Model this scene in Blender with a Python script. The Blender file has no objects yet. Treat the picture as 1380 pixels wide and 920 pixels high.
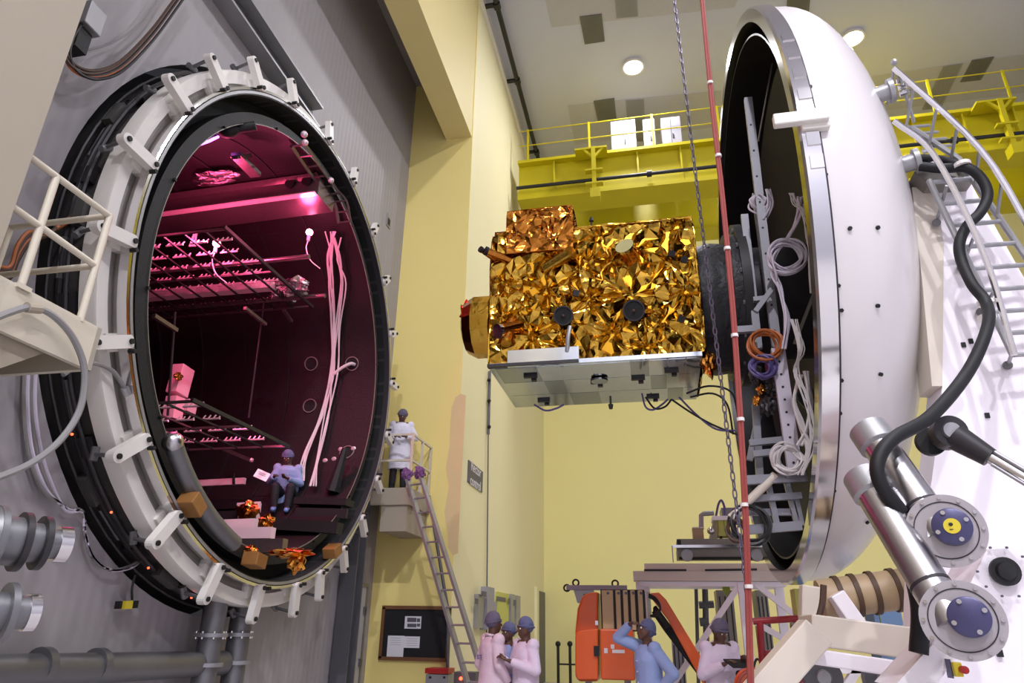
import bpy, bmesh, math, random
import numpy as np
from mathutils import Vector, Matrix, Euler, noise
random.seed(7)
S = bpy.context.scene
C = S.collection

# ------------------------------------------------------------------ camera
PITCH, ROLL, YAW, FPX = .394, .0163, .2097, 920.0
CAM = Vector((0, 0, 1.6))
FW = Vector((-math.sin(YAW)*math.cos(PITCH), math.cos(YAW)*math.cos(PITCH), math.sin(PITCH)))
R0 = Vector((math.cos(YAW), math.sin(YAW), 0)); U0 = R0.cross(FW)
RT = math.cos(ROLL)*R0 + math.sin(ROLL)*U0
UP = -math.sin(ROLL)*R0 + math.cos(ROLL)*U0
cd = bpy.data.cameras.new('camera'); cam = bpy.data.objects.new('camera', cd); C.objects.link(cam)
cd.sensor_width = 36; cd.lens = 24; cd.clip_end = 200
cam.matrix_world = Matrix(((RT.x, UP.x, -FW.x, CAM.x), (RT.y, UP.y, -FW.y, CAM.y), (RT.z, UP.z, -FW.z, CAM.z), (0, 0, 0, 1)))
S.camera = cam
# ------------------------------------------------------------------ exposure, world, large lights
S.view_settings.view_transform = 'Standard'; S.view_settings.look = 'None'
S.view_settings.gamma = 1.0; S.view_settings.exposure = 0.1; S.view_settings.use_curve_mapping = False
w = bpy.data.worlds.new('world'); S.world = w; w.use_nodes = True
w.node_tree.nodes['Background'].inputs[0].default_value = (.5, .5, .6, 1)
w.node_tree.nodes['Background'].inputs[1].default_value = 0.05
CEIL = 17.2
LAMPS = [(.15, 16.13), (6.29, 16.2), (.15, 8.2), (6.3, 8.2), (.15, .2), (6.3, .2), (.15, -7.8), (6.3, -7.8)]
def area(name, loc, size, power, col, rot=(0, 0, 0)):
    l = bpy.data.lights.new(name, 'AREA'); l.shape = 'DISK'; l.size = size; l.energy = power; l.color = col
    o = bpy.data.objects.new(name, l); o.location = loc; o.rotation_euler = rot; C.objects.link(o); return o
for k, (lx, ly) in enumerate(LAMPS):
    area('lamp_light', (lx, ly, CEIL-.25), .55, (300, 380, 60, 400, 130, 560, 1950, 1800)[k], (.92, .905, .975))

def lin(c): c /= 255; return c/12.92 if c <= .04045 else ((c+.055)/1.055)**2.4
def rgb(r, g, b): return (lin(r), lin(g), lin(b), 1)

# ------------------------------------------------------------------ materials
def mat(name, col, rough=.6, metal=0, nz=None, bump=None, emit=None, coat=0, aniso=None, trans=0):
    m = bpy.data.materials.new(name); m.use_nodes = True
    nt = m.node_tree; b = nt.nodes['Principled BSDF']
    c = rgb(*col); b.inputs['Base Color'].default_value = c
    b.inputs['Roughness'].default_value = rough; b.inputs['Metallic'].default_value = metal
    b.inputs['Coat Weight'].default_value = coat
    if trans: b.inputs['Transmission Weight'].default_value = trans
    tc = nt.nodes.new('ShaderNodeTexCoord')
    if nz:
        sc, amt = nz
        n = nt.nodes.new('ShaderNodeTexNoise'); n.inputs['Scale'].default_value = sc; n.inputs['Detail'].default_value = 6
        nt.links.new(tc.outputs['Object'], n.inputs['Vector'])
        mx = nt.nodes.new('ShaderNodeMix'); mx.data_type = 'RGBA'
        mx.inputs[6].default_value = tuple(max(0, v*(1-amt)) for v in c[:3])+(1,)
        mx.inputs[7].default_value = tuple(min(1, v*(1+amt)) for v in c[:3])+(1,)
        nt.links.new(n.outputs['Fac'], mx.inputs[0]); nt.links.new(mx.outputs[2], b.inputs['Base Color'])
    if bump:
        sc, st = bump
        n = nt.nodes.new('ShaderNodeTexNoise'); n.inputs['Scale'].default_value = sc; n.inputs['Detail'].default_value = 4
        nt.links.new(tc.outputs['Object'], n.inputs['Vector'])
        bp = nt.nodes.new('ShaderNodeBump'); bp.inputs['Strength'].default_value = st; bp.inputs['Distance'].default_value = .02
        nt.links.new(n.outputs['Fac'], bp.inputs['Height']); nt.links.new(bp.outputs['Normal'], b.inputs['Normal'])
    if emit:
        b.inputs['Emission Color'].default_value = rgb(*emit[0]); b.inputs['Emission Strength'].default_value = emit[1]
    return m
M = {}
def dm(k, *a, **kw): M[k] = mat(k, *a, **kw)
dm('wall_white', (158, 154, 155), .55, nz=(1.2, .05), bump=(30, .05))
dm('wall_yellow', (242, 234, 186), .6, nz=(.8, .03), bump=(40, .04))
dm('pillar_yellow', (240, 222, 138), .6, nz=(.8, .03))
dm('wall_beige', (162, 152, 134), .6, nz=(.8, .04))
dm('beam_yellow', (226, 210, 146), .6, nz=(.6, .03))
dm('wall_back', (246, 236, 158), .6, nz=(.5, .03))
dm('peach_shadow', (222, 198, 146), .65, nz=(3, .05))
dm('ceiling', (192, 193, 204), .7, nz=(.6, .03))
dm('floor', (196, 194, 196), .3, nz=(2, .08))
dm('vent_dark', (112, 110, 98), .7, nz=(30, .1))
dm('vent_mid', (150, 148, 142), .7, nz=(30, .1))
dm('panel_band', (180, 178, 180), .6, nz=(10, .05))
dm('crane', (190, 176, 4), .45, nz=(2, .08))
dm('black_pipe', (22, 22, 22), .45)
dm('dark', (16, 16, 17), .6, nz=(8, .3))
dm('black_matte', (12, 12, 13), .8)
dm('vessel_dark', (70, 68, 66), .55, nz=(5, .35), bump=(12, .25))
dm('paint_white', (224, 220, 212), .35, nz=(3, .05))
dm('cream_rail', (204, 196, 176), .45, nz=(6, .05))
dm('grey_steel', (120, 120, 122), .45, .7, nz=(4, .15))
dm('galv', (160, 160, 162), .45, .6, nz=(6, .12))
dm('steel', (190, 188, 190), .28, 1.0, nz=(5, .08))
dm('polished', (214, 212, 212), .14, 1.0)
dm('grey_duct', (98, 98, 102), .5, .35, nz=(5, .12))
dm('channel_grey', (136, 132, 124), .5, .4, nz=(5, .15))
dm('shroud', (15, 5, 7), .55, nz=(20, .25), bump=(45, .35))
dm('shroud_front', (20, 20, 21), .6, nz=(60, .3), bump=(90, .3))
dm('dome_white', (224, 219, 219), .28, nz=(1.5, .02), coat=.25)
dm('carriage', (246, 240, 246), .4, nz=(1.5, .03))
dm('carriage_beige', (214, 204, 190), .45, nz=(2, .04))
dm('dome_inside', (40, 40, 42), .32, .6, nz=(4, .3))
dm('grey_metal_frame', (140, 140, 146), .4, .5, nz=(6, .1))
dm('lilac_cable', (206, 198, 212), .5, nz=(10, .05))
dm('white_cable', (214, 208, 208), .5, nz=(10, .05))
dm('orange_cable', (176, 96, 40), .5)
dm('purple_cable', (96, 84, 138), .5)
dm('brown_cable', (74, 52, 40), .6)
dm('dark_cable', (30, 28, 30), .5)
dm('black_hose', (5, 5, 9), .6)
dm('grey_hose', (132, 130, 128), .5)
dm('red_hose', (146, 64, 58), .5, nz=(20, .1))
dm('tie_white', (225, 220, 215), .5)
dm('chain', (120, 116, 134), .4, .7)
dm('osr', (206, 212, 214), .1, 1.0, nz=(6, .12))
dm('osr_dark', (160, 168, 170), .14, 1.0)
dm('bracket_dark', (52, 50, 52), .45, .4)
dm('blanket_black', (18, 19, 24), .5, bump=(14, .8))
dm('gold_edge', (190, 140, 40), .3, 1)
dm('red_foil', (200, 50, 40), .25, 1, bump=(14, .8))
dm('orange', (224, 92, 24), .35, nz=(3, .05), coat=.3)
dm('orange_dark', (186, 66, 22), .4, nz=(3, .06))
dm('tan_panel', (196, 168, 124), .5, nz=(4, .05))
dm('label_white', (226, 222, 222), .5)
dm('red_rail', (150, 34, 40), .4)
dm('rust_hose', (150, 70, 40), .5)
dm('wood', (112, 74, 44), .5, nz=(12, .2))
dm('yellow_wood', (140, 96, 46), .55, nz=(10, .25))
dm('board_black', (18, 18, 22), .8)
dm('paper', (222, 222, 228), .7)
dm('door_paint', (186, 184, 180), .5, nz=(3, .03))
dm('sign_grey', (88, 86, 96), .5)
dm('blue_plate', (60, 60, 110), .4)
dm('cap_plate', (70, 68, 104), .35, .3)
dm('yellow_tag', (216, 196, 50), .5)
dm('red_button', (176, 30, 30), .4)
dm('flange_plate', (176, 170, 174), .35, .35, nz=(4, .06))
dm('groove', (40, 36, 40), .6)
dm('coat_lilac', (226, 208, 226), .75, bump=(9, .7))
dm('coat_pink', (224, 200, 212), .75, bump=(9, .7))
dm('coat_white', (224, 222, 236), .75, bump=(9, .7))
dm('coat_blue', (146, 164, 208), .75, bump=(9, .7))
dm('cap_blue', (96, 100, 136), .75, bump=(50, .4))
dm('cap_grey', (100, 92, 112), .75, bump=(50, .4))
dm('skin', (92, 60, 46), .5)
dm('trousers', (34, 32, 38), .75)
dm('shoe_blue', (120, 150, 210), .7)
dm('eye', (235, 232, 228), .3)
dm('purple_cover', (112, 72, 120), .7, bump=(30, .5))
dm('lamp_glow', (255, 250, 255), .4, emit=((255, 248, 255), 14))
dm('pink_glow', (255, 160, 200), .4, emit=((255, 120, 165), 14))
dm('led_red', (255, 70, 40), .4, emit=((255, 70, 40), 6))
dm('violet_glow', (220, 120, 255), .4, emit=((215, 110, 255), 5))
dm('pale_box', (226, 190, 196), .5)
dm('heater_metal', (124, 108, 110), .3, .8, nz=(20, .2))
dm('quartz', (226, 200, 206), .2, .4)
dm('silver_foil', (200, 190, 190), .2, 1, bump=(30, .9))
dm('blue_cabinet', (110, 140, 176), .5)
dm('green_strip', (150, 170, 60), .5)
dm('tan_duct', (180, 156, 122), .5, nz=(4, .06))
dm('brown_strap', (84, 62, 44), .6)
dm('fluoro_box', (196, 196, 100), .5)
dm('cabinet_white', (150, 148, 156), .5)

def foil_mat(name, c1, c2, rough):
    m = bpy.data.materials.new(name); m.use_nodes = True; nt = m.node_tree; b = nt.nodes['Principled BSDF']
    b.inputs['Metallic'].default_value = 1; b.inputs['Roughness'].default_value = rough
    tc = nt.nodes.new('ShaderNodeTexCoord')
    v = nt.nodes.new('ShaderNodeTexVoronoi'); v.inputs['Scale'].default_value = 7; v.feature = 'F1'
    n = nt.nodes.new('ShaderNodeTexNoise'); n.inputs['Scale'].default_value = 5; n.inputs['Detail'].default_value = 5; n.inputs['Distortion'].default_value = 1.5
    nt.links.new(tc.outputs['Object'], n.inputs['Vector']); nt.links.new(tc.outputs['Object'], v.inputs['Vector'])
    mx = nt.nodes.new('ShaderNodeMix'); mx.data_type = 'RGBA'; mx.inputs[6].default_value = rgb(*c1); mx.inputs[7].default_value = rgb(*c2)
    nt.links.new(n.outputs['Fac'], mx.inputs[0]); nt.links.new(mx.outputs[2], b.inputs['Base Color'])
    bp = nt.nodes.new('ShaderNodeBump'); bp.inputs['Strength'].default_value = .16; bp.inputs['Distance'].default_value = .04
    nt.links.new(n.outputs['Fac'], bp.inputs['Height'])
    bp2 = nt.nodes.new('ShaderNodeBump'); bp2.inputs['Strength'].default_value = .12; bp2.inputs['Distance'].default_value = .03
    nt.links.new(v.outputs['Distance'], bp2.inputs['Height']); nt.links.new(bp.outputs['Normal'], bp2.inputs['Normal'])
    nt.links.new(bp2.outputs['Normal'], b.inputs['Normal']); M[name] = m
foil_mat('gold_foil', (186, 144, 50), (208, 166, 70), .13)
foil_mat('amber_foil', (168, 104, 40), (190, 124, 50), .14)
foil_mat('crumpled_gold', (210, 130, 50), (236, 170, 80), .2)

def rib_wall_mat():                     # painted insulation cladding: faint vertical ribs as relief only
    m = M['wall_white']; nt = m.node_tree; b = nt.nodes['Principled BSDF']
    tc = nt.nodes.new('ShaderNodeTexCoord'); wv = nt.nodes.new('ShaderNodeTexWave'); wv.bands_direction = 'Y'
    wv.inputs['Scale'].default_value = 2.2; wv.inputs['Distortion'].default_value = .0
    nt.links.new(tc.outputs['Object'], wv.inputs['Vector'])
    bp = nt.nodes.new('ShaderNodeBump'); bp.inputs['Strength'].default_value = .12; bp.inputs['Distance'].default_value = .03
    nt.links.new(wv.outputs['Fac'], bp.inputs['Height']); nt.links.new(bp.outputs['Normal'], b.inputs['Normal'])
rib_wall_mat()

# ------------------------------------------------------------------ geometry helpers
def ray(x, y): return RT*((x-690)/FPX) + UP*((460-y)/FPX) + FW
def on(ax, val, x, y):
    i = 'XYZ'.index(ax); d = ray(x, y); return CAM + d*((val-CAM[i])/d[i])
def oncyl(x, y, r, cy, cz):
    d = ray(x, y); oy, oz = CAM.y-cy, CAM.z-cz
    a = d.y*d.y+d.z*d.z; b = oy*d.y+oz*d.z; c = oy*oy+oz*oz-r*r
    return CAM + d*((-b+math.sqrt(max(0, b*b-a*c)))/a)
def basis(d):
    d = Vector(d).normalized(); a = Vector((0, 0, 1)) if abs(d.z) < .95 else Vector((1, 0, 0))
    u = d.cross(a).normalized(); return u, d.cross(u).normalized(), d
def smooth(pts, n=6):
    pts = [Vector(p) for p in pts]; out = []
    q = [pts[0]*2-pts[1]]+pts+[pts[-1]*2-pts[-2]]
    for i in range(1, len(q)-2):
        a, b, c, d = q[i-1:i+3]
        for k in range(n):
            t = k/n
            out.append(.5*((2*b)+(c-a)*t+(2*a-5*b+4*c-d)*t*t+(3*b-a-3*c+d)*t**3))
    out.append(pts[-1]); return out
class MB:
    def __init__(s): s.v = []; s.f = []
    def add(s, v, f):
        o = len(s.v); s.v += [tuple(p) for p in v]; s.f += [tuple(i+o for i in q) for q in f]; return s
    def box(s, c, size, m=None):
        x, y, z = (k/2 for k in size); c = Vector(c)
        P = [Vector((a*x, b*y, d*z)) for a in (-1, 1) for b in (-1, 1) for d in (-1, 1)]
        if m is not None: P = [m @ p for p in P]
        return s.add([p+c for p in P], [(0, 1, 3, 2), (4, 6, 7, 5), (0, 4, 5, 1), (2, 3, 7, 6), (0, 2, 6, 4), (1, 5, 7, 3)])
    def bb(s, a, b):
        a, b = Vector(a), Vector(b); return s.box((a+b)/2, [abs(k) for k in (b-a)])
    def bar(s, a, b, wd, ht, up=None):
        a, b = Vector(a), Vector(b); d = (b-a).normalized()
        up = Vector(up) if up else (Vector((0, 0, 1)) if abs(d.z) < .9 else Vector((0, 1, 0)))
        u = d.cross(up).normalized(); v = u.cross(d).normalized()
        P = []
        for e in (a, b):
            for i, j in ((-1, -1), (1, -1), (1, 1), (-1, 1)): P.append(e+u*(i*wd/2)+v*(j*ht/2))
        return s.add(P, [(0, 3, 2, 1), (4, 5, 6, 7), (0, 1, 5, 4), (1, 2, 6, 5), (2, 3, 7, 6), (3, 0, 4, 7)])
    def cyl(s, a, b, r0, r1=None, seg=16, cap=True):
        r1 = r0 if r1 is None else r1; a, b = Vector(a), Vector(b); u, v, d = basis(b-a); P = []
        for e, r in ((a, r0), (b, r1)):
            for k in range(seg): t = 2*math.pi*k/seg; P.append(e+u*(r*math.cos(t))+v*(r*math.sin(t)))
        F = [(k, (k+1) % seg, seg+(k+1) % seg, seg+k) for k in range(seg)]
        if cap: F += [tuple(range(seg))[::-1], tuple(range(seg, 2*seg))]
        return s.add(P, F)
    def tube(s, pts, r, seg=8, closed=False):
        pts = [Vector(p) for p in pts]; n = len(pts); P = []; F = []; u = None
        for i, p in enumerate(pts):
            if closed: d = pts[(i+1) % n]-pts[i-1]
            else: d = pts[min(i+1, n-1)]-pts[max(i-1, 0)]
            d.normalize()
            if u is None: u, v, _ = basis(d)
            else: u = (u-d*u.dot(d)).normalized(); v = d.cross(u)
            for k in range(seg): t = 2*math.pi*k/seg; P.append(p+u*(r*math.cos(t))+v*(r*math.sin(t)))
        for i in range(n if closed else n-1):
            j = (i+1) % n
            for k in range(seg): F.append((i*seg+k, i*seg+(k+1) % seg, j*seg+(k+1) % seg, j*seg+k))
        if not closed: F += [tuple(range(seg))[::-1], tuple(range((n-1)*seg, n*seg))]
        return s.add(P, F)
    def lathe(s, prof, o, d, seg=48, closed=False):
        u, v, d = basis(d); o = Vector(o); P = []; n = len(prof); F = []
        for (h, r) in prof:
            for k in range(seg): t = 2*math.pi*k/seg; P.append(o+d*h+u*(r*math.cos(t))+v*(r*math.sin(t)))
        for i in range(n if closed else n-1):
            j = (i+1) % n
            for k in range(seg): F.append((i*seg+k, i*seg+(k+1) % seg, j*seg+(k+1) % seg, j*seg+k))
        return s.add(P, F)
    def prism(s, poly, off):
        poly = [Vector(p) for p in poly]; off = Vector(off); n = len(poly)
        return s.add(poly+[p+off for p in poly], [tuple(range(n)), tuple(range(n, 2*n))[::-1]]+[(i, n+i, n+(i+1) % n, (i+1) % n) for i in range(n)])
    def sphere(s, c, r, sc=(1, 1, 1), seg=12):
        P = []; F = []; c = Vector(c); h = seg//2
        for i in range(h+1):
            a = math.pi*i/h
            for k in range(seg):
                t = 2*math.pi*k/seg; P.append(c+Vector((r*sc[0]*math.sin(a)*math.cos(t), r*sc[1]*math.sin(a)*math.sin(t), r*sc[2]*math.cos(a))))
        for i in range(h):
            for k in range(seg): F.append((i*seg+k, (i+1)*seg+k, (i+1)*seg+(k+1) % seg, i*seg+(k+1) % seg))
        return s.add(P, F)
    def capsule(s, a, ra, b, rb, seg=12):
        a, b = Vector(a), Vector(b); u, v, d = basis(b-a if (b-a).length > 1e-6 else (0, 0, 1)); P = []; F = []; rings = []
        for i in range(5): t = math.pi/2*(1-i/4.); rings.append((a-d*(ra*math.sin(t)), max(1e-4, ra*math.cos(t))))
        for i in range(5): t = math.pi/2*(i/4.); rings.append((b+d*(rb*math.sin(t)), max(1e-4, rb*math.cos(t))))
        for c, r in rings:
            for k in range(seg): t = 2*math.pi*k/seg; P.append(c+u*(r*math.cos(t))+v*(r*math.sin(t)))
        for i in range(9):
            for k in range(seg): F.append((i*seg+k, i*seg+(k+1) % seg, (i+1)*seg+(k+1) % seg, (i+1)*seg+k))
        F += [tuple(range(seg))[::-1], tuple(range(9*seg, 10*seg))]
        return s.add(P, F)
    def loft(s, rings, seg=20):                # rings: (centre, rx, ry), elliptic, flat ends
        P = []; F = []
        for c, rx, ry in rings:
            for k in range(seg): t = 2*math.pi*k/seg; P.append((c[0]+rx*math.cos(t), c[1]+ry*math.sin(t), c[2]))
        for i in range(len(rings)-1):
            for k in range(seg): F.append((i*seg+k, i*seg+(k+1) % seg, (i+1)*seg+(k+1) % seg, (i+1)*seg+k))
        n = len(rings); F += [tuple(range(seg))[::-1], tuple(range((n-1)*seg, n*seg))]
        return s.add(P, F)
    def mesh(s, name, m, sm=False, bevel=0):
        me = bpy.data.meshes.new(name); me.from_pydata(s.v, [], s.f); me.validate()
        bm = bmesh.new(); bm.from_mesh(me); bmesh.ops.recalc_face_normals(bm, faces=bm.faces); bm.to_mesh(me); bm.free()
        me.materials.append(M[m] if isinstance(m, str) else m)
        if sm:
            me.polygons.foreach_set('use_smooth', [True]*len(me.polygons))
            try: me.set_sharp_from_angle(angle=math.radians(40))
            except Exception: pass
        me.update(); return me
    def build(s, name, m, parent=None, sm=False, kind=None, **kw):
        o = bpy.data.objects.new(name, s.mesh(name, m, sm)); C.objects.link(o)
        if parent is not None: attach(o, parent)
        if kind: o['kind'] = kind
        if kw.get('bevel'):
            b = o.modifiers.new('bevel', 'BEVEL'); b.width = kw['bevel']; b.segments = 2; b.limit_method = 'ANGLE'
        if kw.get('label'): o['label'] = kw['label']
        if kw.get('cat'): o['category'] = kw['cat']
        if kw.get('group'): o['group'] = kw['group']
        return o
WORLDLOC = {}
def attach(o, p):
    o.parent = p; o.matrix_parent_inverse = p.get('_w') and Matrix() or Matrix.Translation(-WORLDLOC.get(p.name, Vector((0, 0, 0))))
def thing(name, label, cat, loc=(0, 0, 0), group=None):
    o = bpy.data.objects.new(name, None); C.objects.link(o); o.location = loc; o.empty_display_size = .2
    WORLDLOC[o.name] = Vector(loc); o['label'] = label; o['category'] = cat
    if group: o['group'] = group
    return o
def share(o, name, parent, mw=None, m=None):          # another piece with the same mesh
    c = bpy.data.objects.new(name, o.data); C.objects.link(c)
    if mw is not None: c.matrix_world = mw
    if parent is not None: c.parent = parent; c.matrix_parent_inverse = Matrix.Translation(-WORLDLOC.get(parent.name, Vector((0, 0, 0))))
    return c
def text(name, body, size, loc, rot, m, parent, ext=.002):
    cu = bpy.data.curves.new(name, 'FONT'); cu.body = body; cu.size = size; cu.extrude = ext; cu.align_x = 'CENTER'; cu.align_y = 'CENTER'
    t = bpy.data.objects.new(name, cu); C.objects.link(t)
    bpy.context.view_layer.update()
    me = bpy.data.meshes.new_from_object(t.evaluated_get(bpy.context.evaluated_depsgraph_get()))
    bpy.data.objects.remove(t); me.materials.clear(); me.materials.append(M[m])
    o = bpy.data.objects.new(name, me); C.objects.link(o); o.matrix_world = Matrix.Translation(loc) @ rot.to_4x4()
    if parent is not None: o.parent = parent; o.matrix_parent_inverse = Matrix.Translation(-WORLDLOC.get(parent.name, Vector((0, 0, 0))))
    return o
ROT_FRONT = Euler((math.pi/2, 0, 0)).to_matrix()                  # reads from -Y
ROT_RIGHT = Euler((math.pi/2, 0, math.pi/2)).to_matrix()          # reads from +X

# ------------------------------------------------------------------ the hall
XW, XH, YP, YN, YB = -5.3, -3.76, 12.73, 2.87, 23.3
XR, YF = 14.0, -14.0
CY, CZ = 7.95, 5.25          # chamber axis
DY, DZ, DX = 8.19, 5.42, 1.32  # door axis, rim plane
MB().bb((XW-9, YF-.3, -.2), (XR+.3, YB+.3, 0)).build('floor', 'floor', kind='structure')
ceil = MB().bb((XH-.3, YF-.3, CEIL), (XR+.3, YB+.3, CEIL+.2)).build('ceiling', 'ceiling', kind='structure')
# left wall of the alcove, with the round hole for the vessel
def hole_wall():
    b = MB(); n = 96; inner = []; outer = []; y0, y1, z0, z1 = YN, YP, 0, 14.2; r = 3.62
    angs = sorted([2*math.pi*k/n for k in range(n)]+[math.atan2(z-CZ, y-CY) % (2*math.pi) for y in (y0, y1) for z in (z0, z1)])
    for a in angs:
        c, s = math.cos(a), math.sin(a); t = 1e9
        if c > 1e-9: t = min(t, (y1-CY)/c)
        if c < -1e-9: t = min(t, (y0-CY)/c)
        if s > 1e-9: t = min(t, (z1-CZ)/s)
        if s < -1e-9: t = min(t, (z0-CZ)/s)
        inner.append((CY+r*c, CZ+r*s)); outer.append((CY+t*c, CZ+t*s))
    n = len(angs); V = []
    for x in (XW, XW-.3):
        V += [(x, y, z) for y, z in inner]; V += [(x, y, z) for y, z in outer]
    F = []
    for k in range(n):
        j = (k+1) % n
        F += [(k, j, n+j, n+k), (2*n+k, 3*n+k, 3*n+j, 2*n+j), (k, 2*n+k, 2*n+j, j), (n+k, n+j, 3*n+j, 3*n+k)]
    return b.add(V, F)
wall_left = hole_wall().build('wall_left', 'wall_white', kind='structure')
MB().bb((XH-1.9, YP+.03, 0), (XH, YB, CEIL)).build('wall_side', 'wall_yellow', kind='structure')
MB().bb((XW-.3, YP, 0), (XH, YP+.03, CEIL)).build('wall_pillar', 'pillar_yellow', kind='structure')
MB().bb((XW-.3, YF, 0), (XH, YN, CEIL)).build('wall_near', 'wall_beige', kind='structure')
wall_back = MB().bb((XH-.3, YB, 0), (XR, YB+.3, CEIL)).build('wall_back', 'wall_back', kind='structure')
MB().bb((XR, YF, 0), (XR+.3, YB, CEIL)).build('wall_right', 'ceiling', kind='structure')
MB().bb((XH, YF-.3, 0), (XR, YF, CEIL)).build('wall_front', 'ceiling', kind='structure')
MB().bb((XH-.65, YN, 12.4), (XH-.02, YP, CEIL)).build('trim_1', 'beam_yellow', kind='structure')
MB().bb((XW-.3, YN, 14.2), (XH-.65, YP, 14.4)).build('ceiling_alcove', 'wall_white', kind='structure')
MB().bb((XH, YN, CEIL-.28), (XH+.1, YB, CEIL)).build('trim_2', 'paint_white', kind='structure')
# peach coloured shadow on the far pillar, painted in as a thin patch
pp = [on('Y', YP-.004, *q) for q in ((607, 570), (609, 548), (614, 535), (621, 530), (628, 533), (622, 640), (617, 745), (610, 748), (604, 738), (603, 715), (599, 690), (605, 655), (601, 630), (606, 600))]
MB().prism(pp, (0, .003, 0)).build('painted_shadow', 'peach_shadow', kind='structure')
# ceiling panels and vents (px corners on the ceiling)
for px, m, nm in ((((735, 0), (743, 37), (990, 10), (1000, -14), (735, -14)), 'panel_band', 'ceiling_panel'),
                  (((765, 142), (775, 195), (972, 170), (972, 122)), 'panel_band', 'ceiling_panel'),
                  (((1175, 103), (1185, 150), (1380, 125), (1400, 70)), 'panel_band', 'ceiling_panel'),
                  (((781, 23), (811, 19), (815, 56), (788, 60)), 'vent_dark', 'ceiling_vent'),
                  (((828, -6), (858, -10), (860, 22), (831, 25)), 'vent_mid', 'ceiling_vent'),
                  (((800, 137), (828, 133), (831, 161), (806, 164)), 'vent_dark', 'ceiling_vent'),
                  (((843, 136), (868, 134), (870, 190), (848, 192)), 'vent_mid', 'ceiling_vent'),
                  (((1062, -16), (1094, -20), (1090, 18), (1060, 14)), 'vent_dark', 'ceiling_vent'),
                  (((1271, 90), (1298, 86), (1268, 146), (1243, 148)), 'vent_mid', 'ceiling_vent'),
                  (((1310, 82), (1340, 77), (1322, 108), (1294, 111)), 'vent_dark', 'ceiling_vent')):
    low = .035 if nm == 'ceiling_vent' else .012
    v = MB().prism([on('Z', CEIL-low, *q) for q in px], (0, 0, low)).build(nm, m, ceil)
    if nm == 'ceiling_vent':
        q = [on('Z', CEIL-low-.012, *k) for k in px]; b = MB()
        for k in range(1, 8):
            t = k/8; b.bar(q[0].lerp(q[1], t), q[3].lerp(q[2], t), .012, .012)
        b.build('louvre', m, v)
# lamps
def ceiling_lamp(x, y, label):
    t = thing('ceiling_lamp', label, 'lamp', (x, y, CEIL), 'round high bay lamps on the ceiling')
    MB().lathe([(0, .02), (0, .3), (-.1, .33), (-.1, .28), (-.02, .26), (-.02, .02)], (x, y, CEIL), (0, 0, 1), 32).build('housing', 'paint_white', t, True)
    MB().lathe([(-.06, .001), (-.07, .14), (-.05, .25), (-.035, .26)], (x, y, CEIL), (0, 0, 1), 32).build('lens', 'lamp_glow', t, True)
ceiling_lamp(*LAMPS[0], 'round glowing ceiling lamp above the hanging chain, between dark vents')
ceiling_lamp(*LAMPS[1], 'round glowing ceiling lamp at the top right edge of the white dome')
for k, lb in enumerate(('high above the gold satellite', 'high above the white dome', 'straight above the camera', 'above the floor right of the carriage', 'behind the camera on the chamber side', 'behind the camera on the carriage side')):
    ceiling_lamp(*LAMPS[k+2], 'round ceiling lamp out of view '+lb)

# black pipe below the ceiling along the side wall
t = thing('ceiling_pipe', 'black pipe with brackets running under the ceiling along the yellow wall', 'pipe', (XH+.45, 12.5, 16.9))
MB().cyl((XH+.42, 11, 16.95), (XH+.42, 23.1, 16.95), .07, seg=12).build('pipe', 'black_pipe', t, True)
for y in (13.05, 15.85, 19.3, 21.5):
    MB().bar((XH+.05, y, 16.98), (XH+.5, y, 16.98), .12, .06).build('bracket', 'black_pipe', t)
    MB().cyl((XH+.42, y-.09, 16.95), (XH+.42, y+.09, 16.95), .1, seg=12).build('clamp', 'black_pipe', t, True)

# ------------------------------------------------------------------ overhead crane
YC = 17.0
t = thing('overhead_crane', 'yellow overhead travelling crane with catwalk railing spanning the hall', 'crane', (0, YC, 13.4))
g = MB().bb((XH+.25, YC+.12, 13.5), (XR-.2, YC+.85, 14.7)).build('girder', 'crane', t)
MB().bb((XH+.25, YC-.05, 13.4), (XR-.2, YC+.9, 13.5)).build('bottom_flange', 'crane', t)
MB().bb((XH+.25, YC-.1, 14.7), (XR-.2, YC+.9, 14.8)).build('walkway', 'crane', t)
MB().bb((XH+.25, YC, 13.5), (XR-.2, YC+.06, 13.74)).build('fascia', 'crane', t)
MB().bb((XH+.25, YC+2.1, 13.2), (XR-.2, YC+2.8, 14.2)).build('girder', 'crane', t)
MB().bb((XH+.25, YC+2.09, 13.14), (XR-.2, YC+2.9, 13.2)).build('bottom_flange', 'crane', t)
for x in [-2.4+1.25*k for k in range(13)]:
    MB().bb((x-.025, YC-.02, 13.5), (x+.025, YC+.14, 14.7)).build('stiffener', 'crane', t)
for x in [-3.2+1.9*k for k in range(9)]:
    MB().bb((x-.03, YC-.1, 14.8), (x+.03, YC-.04, 15.95)).build('railing_post', 'crane', t)
for z in (15.92, 15.35):
    MB().cyl((XH+.3, YC-.07, z), (XR-.3, YC-.07, z), .018, seg=8).build('railing_bar', 'crane', t)
MB().cyl((XH+.25, YC-.2, 13.72), (XR-.3, YC-.2, 13.72), .055, seg=10).build('conductor_pipe', 'black_pipe', t, True)
for x in (.4, 3, 5.7, 8.4): MB().cyl((x-.07, YC-.2, 13.72), (x+.07, YC-.2, 13.72), .1, seg=10).build('pipe_joint', 'black_pipe', t, True)
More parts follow.
